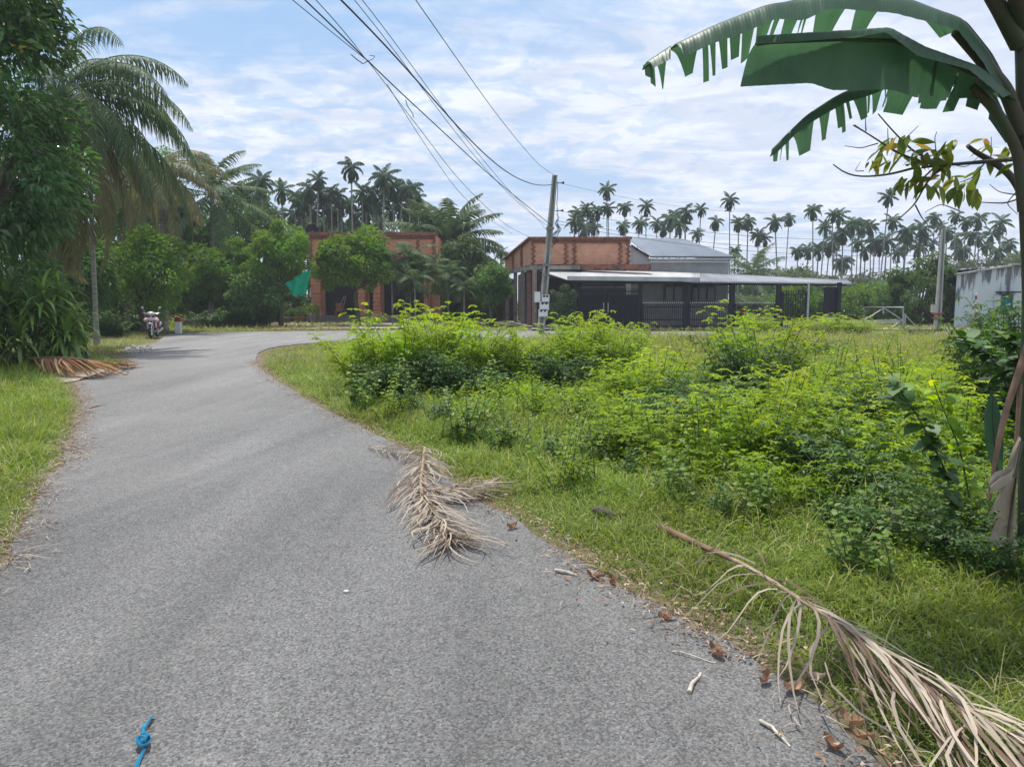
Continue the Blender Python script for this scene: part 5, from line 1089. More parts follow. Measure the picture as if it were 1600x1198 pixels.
# ------------------------------------------------------------------ leafy branch with yellow-green leaves
LEAF_Y = leafmat('yellowing_leaf', (.09, .145, .03), (.24, .27, .05), (.40, .28, .07), .35, .45, .35, .05, 3.0, .9)
TWIG = solid('twig_bark', (.10, .085, .075), .85, .3, 9)
def branch():
    Y = 4.9; e = empty('leafy_branch', P(1600, 248, Y), 'thin branch with yellow-green drooping leaves below the banana leaves', 'branch'); L = np.array(e.location)
    tw = MB(); rg = np.random.default_rng(3); curves = [([(1600, 247), (1540, 253), (1470, 258), (1440, 262)], .016), ([(1600, 310), (1588, 285), (1570, 265), (1545, 248), (1525, 240), (1512, 228)], .03),
        ([(1470, 256), (1430, 240), (1395, 205), (1372, 178)], .008), ([(1450, 258), (1400, 238), (1350, 205), (1333, 196)], .008), ([(1400, 238), (1365, 215), (1335, 195)], .005), ([(1430, 262), (1390, 273), (1345, 277), (1320, 272), (1302, 257)], .008),
        ([(1475, 260), (1450, 280), (1430, 320), (1403, 343)], .008), ([(1430, 320), (1440, 340), (1450, 352)], .005), ([(1460, 262), (1435, 285), (1405, 300)], .006), ([(1395, 235), (1435, 197)], .004), ([(1388, 232), (1387, 200)], .004), ([(1353, 205), (1352, 182)], .004),
        ([(1540, 253), (1520, 278), (1500, 285)], .005), ([(1600, 308), (1570, 318), (1530, 316)], .006), ([(1590, 305), (1560, 300), (1546, 288)], .004), ([(1588, 300), (1572, 318), (1590, 335)], .004), ([(1465, 256), (1460, 215), (1464, 206)], .004), ([(1372, 224), (1345, 232), (1320, 228)], .004), ([(1350, 267), (1335, 268), (1345, 252)], .003), ([(1492, 258), (1510, 262), (1535, 240)], .003), ([(1548, 250), (1549, 214)], .004), ([(1500, 330), (1470, 318), (1445, 332)], .004)]
    for cv, r in curves:
        pts = interp_curve([(x, y, Y + rg.uniform(-.05, .05) if k else Y) for k, (x, y) in enumerate(cv)], 14); tw.tube(pts, np.linspace(r, r * .45, 14), 6)
    tw.build('twigs', TWIG, e, tuple(L))
    tips = [(1363, 262), (1380, 250), (1388, 262), (1375, 245), (1398, 232), (1408, 250), (1412, 235), (1418, 262), (1428, 245), (1435, 265), (1445, 240), (1403, 290), (1415, 285), (1425, 293), (1432, 280), (1440, 290), (1450, 245), (1460, 255), (1468, 250), (1480, 240), (1485, 245), (1492, 228), (1458, 285), (1465, 295), (1470, 285), (1478, 265), (1490, 285), (1500, 292), (1508, 298), (1515, 288), (1523, 300), (1530, 268), (1545, 235), (1550, 250), (1568, 240), (1574, 240), (1540, 228), (1495, 300), (1420, 222), (1426, 230), (1405, 222), (1436, 255), (1443, 270), (1450, 262), (1453, 297), (1585, 262), (1478, 232), (1392, 225)]
    lf = MB(); 
    for x, y in tips:
        for _ in range(3 if rg.random() < .6 else 2):
            p0 = P(x + rg.uniform(-6, 6), y - 8 + rg.uniform(-4, 4), Y + rg.uniform(-.12, .12)); Ln = rg.uniform(.09, .145)
            az = rg.uniform(0, 6.28); pt = arc_pts([p0], az, rg.uniform(-1.3, .1), Ln, rg.uniform(.2, .9), 7); sd = np.array([[math.sin(az) * .9, -math.cos(az) * .9, rg.uniform(-.5, .5)]]); sd = nrm(sd + rg.normal(0, .5, (1, 3)))
            lf.strips(pt, sd, np.array([[.12, .6, .95, 1, .8, .45, .03]]) * Ln * .21, rg.uniform(0, 1))
    lf.build('leaves', LEAF_Y, e, tuple(L))
branch()
# vine-like sapling in front of the meadow, right
def sapling(name, pix, label, seed, Lf=.085, nl=34, mat='weed_dark', r=.008):
    rg = np.random.default_rng(seed); pts = interp_curve(pix, 30); b = pts[0]; e = empty(name, tuple(b), label, 'plant'); MB().tube(pts, np.linspace(r, r * .4, 30), 6).build('stem', TWIG, e, tuple(b)); lf = MB()
    for k in range(nl):
        p0 = pts[int(2 + 27 * k / nl)]; az = rg.uniform(0, 6.28); Ln = Lf * rg.uniform(.6, 1.3); pt = arc_pts([p0 + rg.normal(0, .02, 3)], az, rg.uniform(-.3, .9), Ln, rg.uniform(.3, 1.4), 6); sd = np.array([[-math.sin(az), math.cos(az), rg.uniform(-.3, .3)]])
        lf.strips(pt, nrm(sd), np.array([[.1, .75, 1, .9, .55, .04]]) * Ln * .36, rg.uniform(0, 1))
    lf.build('leaves', MT[mat], e, tuple(b))
sapling('sapling', [(1500, 860, 4.9), (1480, 740, 4.9), (1440, 660, 4.9), (1408, 610, 4.9), (1392, 582, 4.9)], 'tall leaning dark-leaved sapling left of the dry banana stem', 1, .13, 90)
sapling('sapling', [(1530, 860, 5.2), (1500, 700, 5.2), (1470, 630, 5.2), (1455, 585, 5.2)], 'second leaning sapling between the tall sapling and the banana stem', 2, .11, 80, 'weed')
sapling('sapling', [(1600, 760, 5.0), (1590, 650, 5.0), (1560, 570, 5.0), (1520, 535, 5.0), (1490, 530, 5.0)], 'arching leafy stem reaching left from the banana stem', 3, .10, 150)
sapling('sapling', [(1606, 700, 4.9), (1600, 600, 4.9), (1590, 545, 4.8), (1560, 520, 4.8)], 'short leafy shoot hugging the banana stem at eye level', 4, .10, 140)

# ------------------------------------------------------------------ fallen palm fronds, sticks, leaves, ribbon
def ground_curve(pix, n=24):
    pts = np.array([G(x, y, z) for x, y, z in pix]); s = np.linspace(0, len(pts) - 1, n); q = np.stack([np.interp(s, range(len(pts)), pts[:, k]) for k in range(3)], -1)
    for _ in range(3): q[1:-1] = q[1:-1] * .5 + (q[:-2] + q[2:]) * .25
    return q
def strip_leaflets(mb, B, ends, w_, rg, lift=.03, zmin=.015, seg=7):
    """dry leaflets from base points to end points, arching and then lying on the ground"""
    n = len(B); t = np.linspace(0, 1, seg)[None, :, None]; p = B[:, None] * (1 - t) + ends[:, None] * t
    bow = rg.normal(0, .12, (n, 1, 1)) * np.linalg.norm(ends - B, axis=1)[:, None, None]; d = nrm(ends - B); sd = np.stack([-d[:, 1], d[:, 0], 0 * d[:, 0]], -1)
    p = p + sd[:, None] * bow * np.sin(t * math.pi); p[..., 2] += lift * np.sin(np.minimum(t[..., 0] * 1.3, 1) * math.pi); p[..., 2] = np.maximum(p[..., 2], zmin)
    ww = np.array([.6, 1, 1, .9, .75, .5, .12])[None] * w_ * rg.uniform(.6, 1.2, (n, 1)) / 2; s2 = nrm(sd + rg.normal(0, .35, (n, 3)))
    mb.strips(p, s2, np.broadcast_to(ww, (n, 7)), rg.uniform(0, 1, n))
def frond_big():
    rg = np.random.default_rng(31); R_ = ground_curve([(1030, 822, .05), (1095, 852, .08), (1170, 885, .14), (1240, 930, .16), (1300, 968, .15), (1400, 1035, .12), (1500, 1098, .11), (1620, 1172, .11), (1700, 1225, .11)], 40)
    e = empty('fallen_palm_frond', tuple(R_[20]), 'long dried palm frond lying in the grass along the bottom right road edge', 'palm frond'); L = tuple(R_[20])
    MB().tube(R_[:9], np.linspace(.028, .014, 9), 8).build('stalk', MT['rachis_brown'], e, L); MB().tube(R_[8:], np.linspace(.013, .006, 32), 7).build('rachis', MT['rachis'], e, L)
    mb = MB(); prs = []
    hand = [((1165, 873), (1030, 905)), ((1180, 880), (1050, 880)), ((1190, 888), (1048, 938)), ((1200, 900), (1052, 975)), ((1210, 912), (1056, 978)), ((1215, 920), (1120, 1000)), ((1230, 925), (1172, 998)), ((1235, 928), (1172, 1048)), ((1245, 935), (1215, 1060)), ((1262, 940), (1218, 1090)), ((1265, 945), (1222, 1085)), ((1185, 890), (1060, 890)), ((1195, 882), (1120, 866)), ((1288, 960), (1320, 1050)), ((1290, 962), (1355, 1150)), ((1292, 962), (1400, 1115)), ((1300, 970), (1395, 1130)), ((1245, 935), (1250, 1120)), ((1170, 878), (1060, 870)), ((1182, 892), (1085, 930))]
    for a, b in hand: prs.append((G(*a, .28), G(*b, .04)))
    B = np.array([a for a, _ in prs]); E = np.array([b for _, b in prs]); strip_leaflets(mb, B, E, .013, rg, .07, .02)
    n = 84; tt = np.linspace(.45, .99, n); f = tt * 39; i = np.clip(f.astype(int), 0, 38); u = (f - i)[:, None]; B = R_[i] * (1 - u) + R_[i + 1] * u
    d = nrm(R_[-1] - R_[15]); sd = np.array([d[1], -d[0], 0]) * 1; sd = -sd if sd[0] > 0 else sd
    L0 = rg.uniform(.55, 1.0, n)[:, None]; ang = rg.uniform(.18, .5, n)[:, None]; E = B + (d * np.cos(ang) + sd * np.sin(ang)) * L0; E[:, 2] = rg.uniform(.03, .12, n)
    strip_leaflets(mb, B, E, .015, rg, .04, .02)
    n = 24; k = rg.integers(12, 38, n); B = R_[k]; E = B + (d * .8 - sd * rg.uniform(-.1, .35, (n, 1))) * rg.uniform(.3, .6, (n, 1)); E[:, 2] = .12; strip_leaflets(mb, B, E, .012, rg, .03)
    mb.build('leaflets', MT['straw'], e, L)
frond_big()
def frond_heap(pix, label, seed, n, wid, spread, Lm, mat, mrc, fan=(.3, 1.1), rr=.02, w_=.013, zt=.18, oneside=0):
    rg = np.random.default_rng(seed); R_ = ground_curve(pix, 20); e = empty('fallen_palm_frond', tuple(R_[10]), label, 'palm frond'); L = tuple(R_[10])
    MB().tube(R_, np.linspace(rr, rr * .45, 20), 7).build('rachis', MT[mrc], e, L); mb = MB(); k = rg.integers(0, 19, n); u = rg.uniform(0, 1, (n, 1)); B = R_[k] * (1 - u) + R_[k + 1] * u
    d = nrm(np.gradient(R_, axis=0))[k]; sgn = np.where(rg.random(n) < (.5 if not oneside else (1 if oneside > 0 else 0)), 1, -1)[:, None]; sd = np.stack([-d[:, 1], d[:, 0], 0 * d[:, 0]], -1) * sgn
    a = rg.uniform(*fan, (n, 1)); E = B + (d * np.cos(a) + sd * np.sin(a)) * Lm * rg.uniform(.5, 1.1, (n, 1)); E[:, 2] = rg.uniform(.012, .1, n)
    strip_leaflets(mb, B, E, w_, rg, .025, .012); mb.build('leaflets', MT[mat], e, L)
frond_heap([(664, 700, .06), (660, 730, .09), (655, 765, .10), (668, 790, .07), (690, 820, .04), (706, 848, .02)], 'pale dried palm frond heaped at the road edge, its brown tip pointing to the camera', 41, 330, 1, 1, .5, 'straw', 'rachis', (.12, .75))
frond_heap([(655, 765, .09), (690, 768, .09), (730, 765, .07), (765, 760, .05)], 'second dried palm frond of the roadside heap, lying to the right on the grass', 42, 120, 1, 1, .42, 'straw', 'rachis', (.1, .8), .014)
frond_heap([(575, 700, .012), (610, 708, .015), (645, 720, .02)], 'flattened straw remains left behind the roadside heap', 43, 50, 1, 1, .35, 'straw', 'rachis', (.1, .7), .004, .008)
frond_heap([(45, 560, .32), (90, 558, .42), (140, 562, .38), (200, 572, .06)], 'reddish-brown fallen palm frond lying on the left verge by the driveway', 44, 130, 1, 1, .95, 'straw_brown', 'rachis_brown', (.03, .3), .025, .045)
c = G(131, 575); o = MB().tube([[-.12, .3, .26], [0, 0, .18], [.08, -.2, .1]], [.12, .10, .07], 8).build('frond_stub', MT['black']); o.location = c; tag(o, 'dark cut frond stub on the left verge frond', 'frond stub')
o = MB().ball((0, 0, .05), (.14, .1, .07), 10, sq=1.4).build('pale_stone', MT['concrete']); o.location = G(103, 580); tag(o, 'pale stone on the grass beside the reddish-brown frond', 'stone')
# log, stump with dead leaf
m = MB(); q = ground_curve([(928, 796, .05), (945, 800, .06), (968, 810, .02)], 8); m.tube(q, [.02, .03, .035, .03, .035, .03, .02, .01], 8); tag(m.build('wood_piece', MT['bark'], None, tuple(q[0])), 'dark weathered piece of wood in the grass above the long frond', 'wood')
e = empty('dead_leaf_clump', tuple(G(1405, 880)), 'grey crumpled dead leaf hanging over a dark stump in the weeds', 'dead leaf'); L = np.array(e.location)
m = MB(); c = P(1408, 830, 5.2); m.tube([c - [0, 0, .6], c, c + [0, 0, .03]], [.07, .06, .04], 8); m.build('stump', MT['black'], e, tuple(L))
o = banana_leaf(e, [(1372, 800, 5.1), (1390, 799, 5.0), (1405, 810, 5.0), (1415, 845, 5.0)], [(1375, 808, 5.1), (1388, 830, 4.95), (1392, 845, 4.95), (1400, 850, 4.95)], [(1380, 797, 5.1), (1405, 798, 5.05), (1420, 820, 5.05), (1424, 845, 5.0)], 6, (.6, 1), (.6, 1), 3, 3, 'banana_dry', .008, .3, .03); o.location = -L
# sticks
def stick(a, b, r, label, mat='straw', flat=False, h=.012):
    A, B = G(*a, h), G(*b, h); n = 7; t = np.linspace(0, 1, n)[:, None]; p = A * (1 - t) + B * t; rg = np.random.default_rng(int(a[0])); p[1:-1, :2] += rg.normal(0, .004, (n - 2, 2))
    m = MB(); p[:, 2] = np.maximum(r * .7, .008) + .006 * np.sin(t[:, 0] * 5); m.tube(p, np.linspace(r, r * .6, n), 7); o = m.build('stick', MT['rachis' if mat == 'r' else 'palestick'], None, tuple(A)); tag(o, label, 'stick', None)
MT['palestick'] = solid('pale_dry_stick', (.62, .55, .45), .8, .35, 25)
stick((1077, 1079), (1095, 1048), .010, 'short pale splinter of wood lying on the asphalt')
stick((1188, 1124), (1235, 1162), .008, 'long pale stick on the asphalt near the bottom right')
stick((1050, 1016), (1120, 1032), .004, 'thin dry stalk on the asphalt edge above the pale splinter')
stick((868, 890), (905, 897), .012, 'short pale stick at the right road edge', 'palestick')
stick((80, 697), (125, 705), .012, 'dark twig crossing the left road edge straw', 'r'); stick((85, 690), (132, 700), .008, 'thinner twig just beside the dark twig at the left edge', 'r')
stick((140, 637), (165, 631), .012, 'thin dark twig lying alone on the left of the road', 'r')
stick((0, 845), (22, 843), .010, 'dark twig on the straw at the far left edge', 'r')
o = MB().ball((0, 0, .006), (.016, .012, .008), 8).build('pebble', MT['white']); o.location = G(541, 925); tag(o, 'tiny white pebble alone in the middle of the asphalt', 'pebble')
# litter: curled dry leaves at the right edge, a few big ones as things of their own
def dryleaf(px, py, L, label, seed, mat='dryleaf', rv=.6):
    rg = np.random.default_rng(seed); n = 9; az = rg.uniform(0, 6.28); t = np.linspace(-1, 1, n); wd = np.sqrt(np.clip(1 - t ** 2, 0, 1)) * .42; V = []; rn = []
    for a, w_ in zip(t, wd):
        for s in np.linspace(-1, 1, 5): V.append((a * L / 2, s * w_ * L / 2 * 1.1, .02 * abs(s) ** 1.5 + .025 * a * a + .006 * math.sin(s * 7 + a * 5))); rn.append(rv)
    F = [[i * 5 + j, i * 5 + j + 1, i * 5 + j + 6, i * 5 + j + 5] for i in range(n - 1) for j in range(4)]; m = MB().add(V, F, rn, True); o = m.build('dry_leaf', MT[mat]); c = G(px, py); o.location = (c[0], c[1], .006); o.rotation_euler = (rg.uniform(-.12, .12), rg.uniform(-.12, .12), az); tag(o, label, 'dry leaf', 'large dry leaves at the road edge')
for q, (x, y, L, lab) in enumerate([(1240, 1080, .16, 'large tan curled leaf under the long frond'), (1270, 1062, .12, 'pale silvery leaf next to the large tan curled leaf'), (1120, 1025, .13, 'dark brown folded leaf at the asphalt edge beneath the long frond'), (1040, 968, .12, 'flat brown leaf at the road edge left of the long frond'), (1195, 1068, .1, 'small brown leaf left of the large tan curled leaf'), (1300, 1170, .12, 'reddish leaf on the asphalt near the bottom edge'), (1345, 1155, .13, 'brown leaf at the road edge in the bottom right'), (930, 905, .14, 'reddish-brown leaf at the road edge above the asphalt corner'), (800, 826, .14, 'brown leaf by the asphalt just right of the straw heap'), (955, 912, .12, 'second reddish-brown leaf at the road edge'), (1330, 1130, .14, 'tan leaf half under the frond leaflets')]):
    dryleaf(x, y, L * .72, lab, q + 3, rv=[.7, 1, .1, .4, .2, .05, .3, .0, .1, .05, .6][q])
def edge_pts(poly_seg, n, rg, off):
    k = rg.integers(0, len(poly_seg) - 1, n); u = rg.uniform(0, 1, (n, 1)); return poly_seg[k] * (1 - u) + poly_seg[k + 1] * u + rg.normal(0, 1, (n, 2)) * off
rg = np.random.default_rng(77)
RPn = RP[(RP[:, 1] > 2) & (RP[:, 1] < 20)]; LPn = LP[(LP[:, 1] > 2) & (LP[:, 1] < 22)]
lit = MB()
for seg_, n, off, zz_, cl_ in ((RPn, 3600, .12, .02, .05), (LPn, 1500, .10, .02, .05)):
    p2 = edge_pts(seg_, n, rg, off); keep = vn(p2[:, 0], p2[:, 1], 2.5) > -.35; p2 = p2[keep]; n = len(p2)
    p = np.column_stack([p2, np.full(n, .012) + rg.uniform(0, .03, n)]); az = rg.uniform(0, 6.28, n); d = np.stack([np.cos(az), np.sin(az), rg.normal(0, .2, n)], -1)
    lit.leaves(p, d, nrm(rg.normal(0, .35, (n, 3)) + [0, 0, 1]), rg.uniform(.012, .05, n), rg.uniform(.008, .022, n), rg.uniform(0, 1, n), .3, .0)
tag(lit.build('leaf_litter', MT['dryleaf']), 'small brown leaf litter along both road edges', 'leaf litter', None, 'stuff')
st = MB()
for seg_, n, off in ((RPn, 900, .22), (LPn, 4200, .10)):
    p2 = edge_pts(seg_, n, rg, off); az = rg.uniform(0, 6.28, n); Ln = rg.uniform(.05, .28, n); Ln = Ln * np.where(rg.random(n) < .8, .5, 1); B = np.column_stack([p2, rg.uniform(.006, .03, n)]); E = B + np.stack([np.cos(az), np.sin(az), 0 * az], -1) * Ln[:, None]; E[:, 2] = rg.uniform(.006, .03, n); strip_leaflets(st, B, E, .006, rg, .01, .006)
tag(st.build('straw_litter', MT['straw']), 'thin dry straw scattered along the road edges', 'straw', None, 'stuff')
def ribbon():
    e = empty('ribbon', tuple(G(222, 1160)), 'knotted bright blue plastic ribbon lying on the asphalt at the bottom left', 'ribbon'); L = tuple(e.location); m = MB()
    def rib(pix, w_, seed):
        q = np.array([G(x, y, z) for x, y, z in pix]); s = np.linspace(0, len(q) - 1, 30); c = np.stack([np.interp(s, range(len(q)), q[:, k]) for k in range(3)], -1)
        for _ in range(2): c[1:-1] = c[1:-1] * .5 + (c[:-2] + c[2:]) * .25
        T_ = nrm(np.gradient(c, axis=0)); sd = np.stack([-T_[:, 1], T_[:, 0], 0 * T_[:, 0]], -1); sd[:, 2] = .7 * np.sin(np.linspace(0, 9, 30) + seed); sd = nrm(sd); m.strips(c[None], sd[None], np.full((1, 30), w_), rg.uniform(0, 1))
        m.strips((c + [0, 0, .0025])[None], sd[None], np.full((1, 30), w_ * .6), rg.uniform(0, 1))
    rib([(240, 1117, .01), (230, 1128, .02), (223, 1138, .012), (226, 1148, .02), (233, 1153, .03)], .008, 0)
    rib([(233, 1150, .02), (232, 1162, .03), (218, 1163, .03), (212, 1155, .03), (220, 1148, .035), (232, 1152, .03), (228, 1164, .02), (222, 1176, .01), (214, 1192, .012), (210, 1210, .01)], .007, 2)
    rib([(214, 1150, .02), (224, 1158, .04), (232, 1148, .04), (226, 1143, .03), (214, 1160, .02)], .007, 1); m.build('band', MT['blue'], e, L)
ribbon()
# small rubble at the driveway mouth
rb = MB(); rg = np.random.default_rng(12)
for k in range(260):
    x, y = (rg.uniform(196, 236), rg.uniform(540, 552)) if k < 170 else (rg.uniform(120, 200), rg.uniform(574, 586)); c = G(x, y); s = rg.uniform(.02, .07); rb.ball(c + [0, 0, s * .3], (s, s * rg.uniform(.6, 1), s * .6), 6, sq=1.3)
tag(rb.build('gravel', MT['concrete']), 'grey gravel scattered at the left road edge before the scooter', 'gravel', None, 'stuff')

# ------------------------------------------------------------------ weeds: individual shrubs
def shrub_proto(seed, h, r, nst, spr, nlf, L, mat, name='weed_shrub'):
    """arching stems carrying flat sprays of small leaflets"""
    rg = np.random.default_rng(seed); e = empty(name, (0, 0, 0), 'x', 'shrub'); lf = MB(); st = MB()
    for s in range(nst):
        az = rg.uniform(0, 6.28); b = np.array([math.cos(az), math.sin(az), 0]) * rg.uniform(0, r * .45) * [1, 1, 0]; H = h * rg.uniform(.45, 1.08); el = rg.uniform(.95, 1.5)
        pt = arc_pts([b], az + rg.normal(0, .4), el, H * 1.05, rg.uniform(.1, .8), 9)[0]; st.tube(pt, np.linspace(.010, .003, 9) * h, 4, .5, False)
        m_ = spr; t = np.linspace(.12, 1, m_) * 8; i = np.clip(t.astype(int), 0, 7); u = (t - i)[:, None]; B = pt[i] * (1 - u) + pt[i + 1] * u
        a2 = np.arange(m_) * 2.4 + rg.uniform(0, 6); sl = r * rg.uniform(.22, .45, m_) * (1.15 - .6 * t / 8); sp_ = arc_pts(B, a2, rg.uniform(.1, .7, m_), sl, rg.uniform(.3, 1.0, m_), 6)
        for k in range(nlf):
            f = (.15 + .85 * k / (nlf - 1)) * 5; i = min(int(f), 4); u = f - i; p = sp_[:, i] * (1 - u) + sp_[:, i + 1] * u; d = nrm(sp_[:, i + 1] - sp_[:, i]); sd = nrm(np.cross(d, [0, 0, 1.])); sg = -1 if k % 2 else 1
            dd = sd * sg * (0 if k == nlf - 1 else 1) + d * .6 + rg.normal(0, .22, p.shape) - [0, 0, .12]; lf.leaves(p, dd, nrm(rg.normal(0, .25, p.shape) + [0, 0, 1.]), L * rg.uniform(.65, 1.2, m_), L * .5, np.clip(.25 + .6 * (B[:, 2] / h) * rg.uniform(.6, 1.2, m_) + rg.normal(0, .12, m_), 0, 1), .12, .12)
    lf.build('foliage', MT[mat], e); st.build('stems', MT['stem'], e); return e
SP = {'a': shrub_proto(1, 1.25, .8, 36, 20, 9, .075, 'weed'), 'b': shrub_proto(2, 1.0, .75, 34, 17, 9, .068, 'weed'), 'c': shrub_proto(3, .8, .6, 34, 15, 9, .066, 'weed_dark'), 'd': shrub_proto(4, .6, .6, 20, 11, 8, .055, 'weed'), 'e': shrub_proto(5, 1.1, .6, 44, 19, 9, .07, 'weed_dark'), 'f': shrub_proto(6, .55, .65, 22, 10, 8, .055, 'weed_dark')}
def broad_proto(seed, h, nst, nl, L, mat):
    """upright weeds with visible stems and broad leaves"""
    rg = np.random.default_rng(seed); e = empty('leafy_weed', (0, 0, 0), 'x', 'weed'); lf = MB(); st = MB()
    for s in range(nst):
        az = rg.uniform(0, 6.28); b = np.array([math.cos(az), math.sin(az), 0]) * rg.uniform(0, .3); H = h * rg.uniform(.5, 1.1); pt = arc_pts([b], rg.uniform(0, 6.28), rg.uniform(1.1, 1.55), H, rg.uniform(0, .5), 8)[0]; st.tube(pt, np.linspace(.007, .003, 8), 4, .5, False)
        t = np.linspace(.1, 1, nl) * 7; i = np.clip(t.astype(int), 0, 6); u = (t - i)[:, None]; B = pt[i] * (1 - u) + pt[i + 1] * u; a2 = np.arange(nl) * 2.4 + rg.uniform(0, 6); Ls = L * rg.uniform(.6, 1.2, nl) * (1.1 - .5 * t / 7)
        q = arc_pts(B, a2, rg.uniform(.2, .9, nl), Ls, rg.uniform(.6, 1.5, nl), 5); sd = np.stack([-np.sin(a2), np.cos(a2), rg.normal(0, .2, nl)], -1); lf.strips(q, nrm(sd), np.array([.15, .8, 1, .65, .05])[None] * Ls[:, None] * .36, np.clip(rg.uniform(0, 1, nl), 0, 1))
    lf.build('foliage', MT[mat], e); st.build('stems', MT['stem'], e); return e
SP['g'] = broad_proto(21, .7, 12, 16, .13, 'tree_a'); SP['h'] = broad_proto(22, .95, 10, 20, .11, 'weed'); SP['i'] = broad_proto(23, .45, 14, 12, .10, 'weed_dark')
used2 = set()
def shrub(k, px, py, s, label, hs=1.0, group='weed shrubs in the vacant plot'):
    e = SP[k] if k not in used2 else copy_tree(SP[k]); used2.add(k); c = G(px, py); e.location = (c[0], c[1], .02); e.rotation_euler = (0, 0, (px * 1.3) % 6.28); e.scale = (s, s, s * hs); e['label'] = label; e['category'] = 'shrub'; e['group'] = group
# hedge of bright shrubs in the middle (base row / back row)
for a in [('a', 585, 612, .95, 'leftmost bright yellow-green shrub of the central thicket, nearest the road bend', 1.0), ('a', 640, 610, 1.05, 'tallest peak of the central thicket, right of its leftmost shrub', 1.12), ('b', 690, 612, 1.2, 'bright shrub of the central thicket below the garden palms', 1.15), ('a', 745, 606, 1.0, 'bright shrub of the central thicket left of the small dark tree', 1.02), ('e', 700, 622, .8, 'dark green shrub at the shaded foot of the central thicket', .9),
          ('b', 800, 600, 1.1, 'bright low shrub in the middle of the central thicket', .9), ('a', 855, 600, .9, 'bright shrub of the central thicket below the meter boxes', .88), ('b', 905, 596, 1.15, 'bright shrub in front of the tall gate left of the gate handles', 1.08), ('a', 950, 592, 1.0, 'bright shrub at the right end of the central thicket before the gate', 1.05), ('e', 610, 628, .75, 'dark shrub at the left foot of the central thicket', .8), ('e', 880, 615, .8, 'dark shrub at the right foot of the central thicket', .8), ('c', 760, 625, .8, 'dark low shrub in the middle foot of the central thicket', .8),
          ('d', 560, 590, 1.0, 'small shrub poking towards the road at the left of the central thicket', 1.0), ('b', 670, 575, 1.3, 'back-row bright shrub behind the left half of the central thicket', 1.1), ('b', 920, 570, 1.2, 'back-row bright shrub behind the right half of the central thicket', 1.0)]:
    shrub(*a[:4], a[4], a[5])
for a in [('e', 1165, 645, .95, 'dark leaning shrub with bright shoots in the middle of the plot', 1.0), ('a', 1190, 618, 1.1, 'bright yellow shoots rising behind the dark leaning shrub', 1.05), ('c', 1120, 668, 1.0, 'dark green shrub just in front of the dark leaning shrub', .9), ('c', 1080, 690, 1.0, 'dark rounded shrub left of the plot centre', .9), ('b', 1010, 640, 1.0, 'bright airy shrub left of the dark leaning shrub', .9), ('d', 960, 670, 1.1, 'small bright weed shrub near the left of the plot', 1.0), ('b', 1020, 720, .8, 'bright shrub over a dark hollow at the near left of the plot', .8), ('d', 1060, 745, .8, 'small shrub at the foot of the dark hollow', .9),
          ('b', 1190, 740, .9, 'bright horizontal-leaved shrub in the near middle of the plot', .95), ('d', 1150, 770, .9, 'low bright shrub before the horizontal-leaved one', 1.0), ('b', 1270, 700, .9, 'bright shrub right of the dark leaning shrub', .8), ('e', 1330, 700, .8, 'dark green shrub in the right half of the plot', .8), ('b', 1400, 690, 1.0, 'bright shrub behind the tall leaning sapling', .85), ('b', 1340, 740, .8, 'bright leafy shrub left of the leaning sapling', .8), ('c', 1290, 760, .9, 'dark shrub in the near right of the plot', .8), ('d', 1240, 790, .9, 'low shrub above the long dried frond', .9), ('f', 1330, 800, 1.0, 'low dark weed shrub left of the grey dead leaf', .9), ('d', 1450, 790, .9, 'low bright shrub right of the grey dead leaf', 1.0), ('b', 1500, 730, .9, 'bright shrub between the saplings and the banana stem', .85), ('f', 1480, 850, .8, 'dark weeds at the foot of the saplings', .9), ('f', 1540, 900, .7, 'dark weeds at the base of the banana plant', .9),
          ('d', 1100, 610, 1.2, 'small bright weed shrub behind the plot centre', .9), ('d', 1260, 620, 1.2, 'small bright shrub right of the yellow shoots', .9), ('f', 1350, 630, 1.2, 'low green shrub in the far right of the plot', .9), ('b', 1530, 600, .9, 'leafy shrub in the far right corner behind the banana stem', .8), ('b', 1480, 640, .8, 'bright shrub behind the second leaning sapling', .8), ('e', 1575, 690, 1.0, 'dark shrub crowding behind the banana stem', 1.2), ('e', 1590, 600, 1.3, 'dark leafy shrub at the right edge behind the banana stem', 1.1),
          ('f', 1380, 850, .7, 'low weeds in front of the grey dead leaf', .8), ('b', 1130, 700, .75, 'bright shrub between the two dark rounded shrubs', .8), ('b', 1225, 665, .85, 'bright shrub touching the right side of the dark leaning shrub', .8)]:
    shrub(*a[:4], a[4], a[5] * (1.05 if a[1] > 1100 else .95))
WL = [(560, 640), (620, 655), (690, 662), (760, 668), (830, 660), (900, 668), (640, 645), (720, 690), (800, 705), (870, 720), (940, 715), (980, 750), (1060, 790), (900, 760), (1120, 810), (840, 640), (960, 620), (1000, 600), (1050, 640), (1220, 720), (1300, 660), (1370, 660), (1430, 640), (1420, 730), (1460, 770), (1380, 780), (1180, 820), (1300, 830), (1090, 760), (1250, 590), (1320, 600), (1400, 600), (1050, 590), (1150, 590), (1500, 800), (1555, 820), (1520, 680), (1560, 760), (1440, 870), (1350, 900)]
lm = [(640, 'the leftmost shrub of the thicket'), (800, 'the middle of the central thicket'), (960, 'the right end of the central thicket'), (1150, 'the left of the dark leaning shrub'), (1300, 'the right of the dark leaning shrub'), (1420, 'the grey dead leaf'), (1700, 'the banana stem')]
cnt = {}
WL.sort()
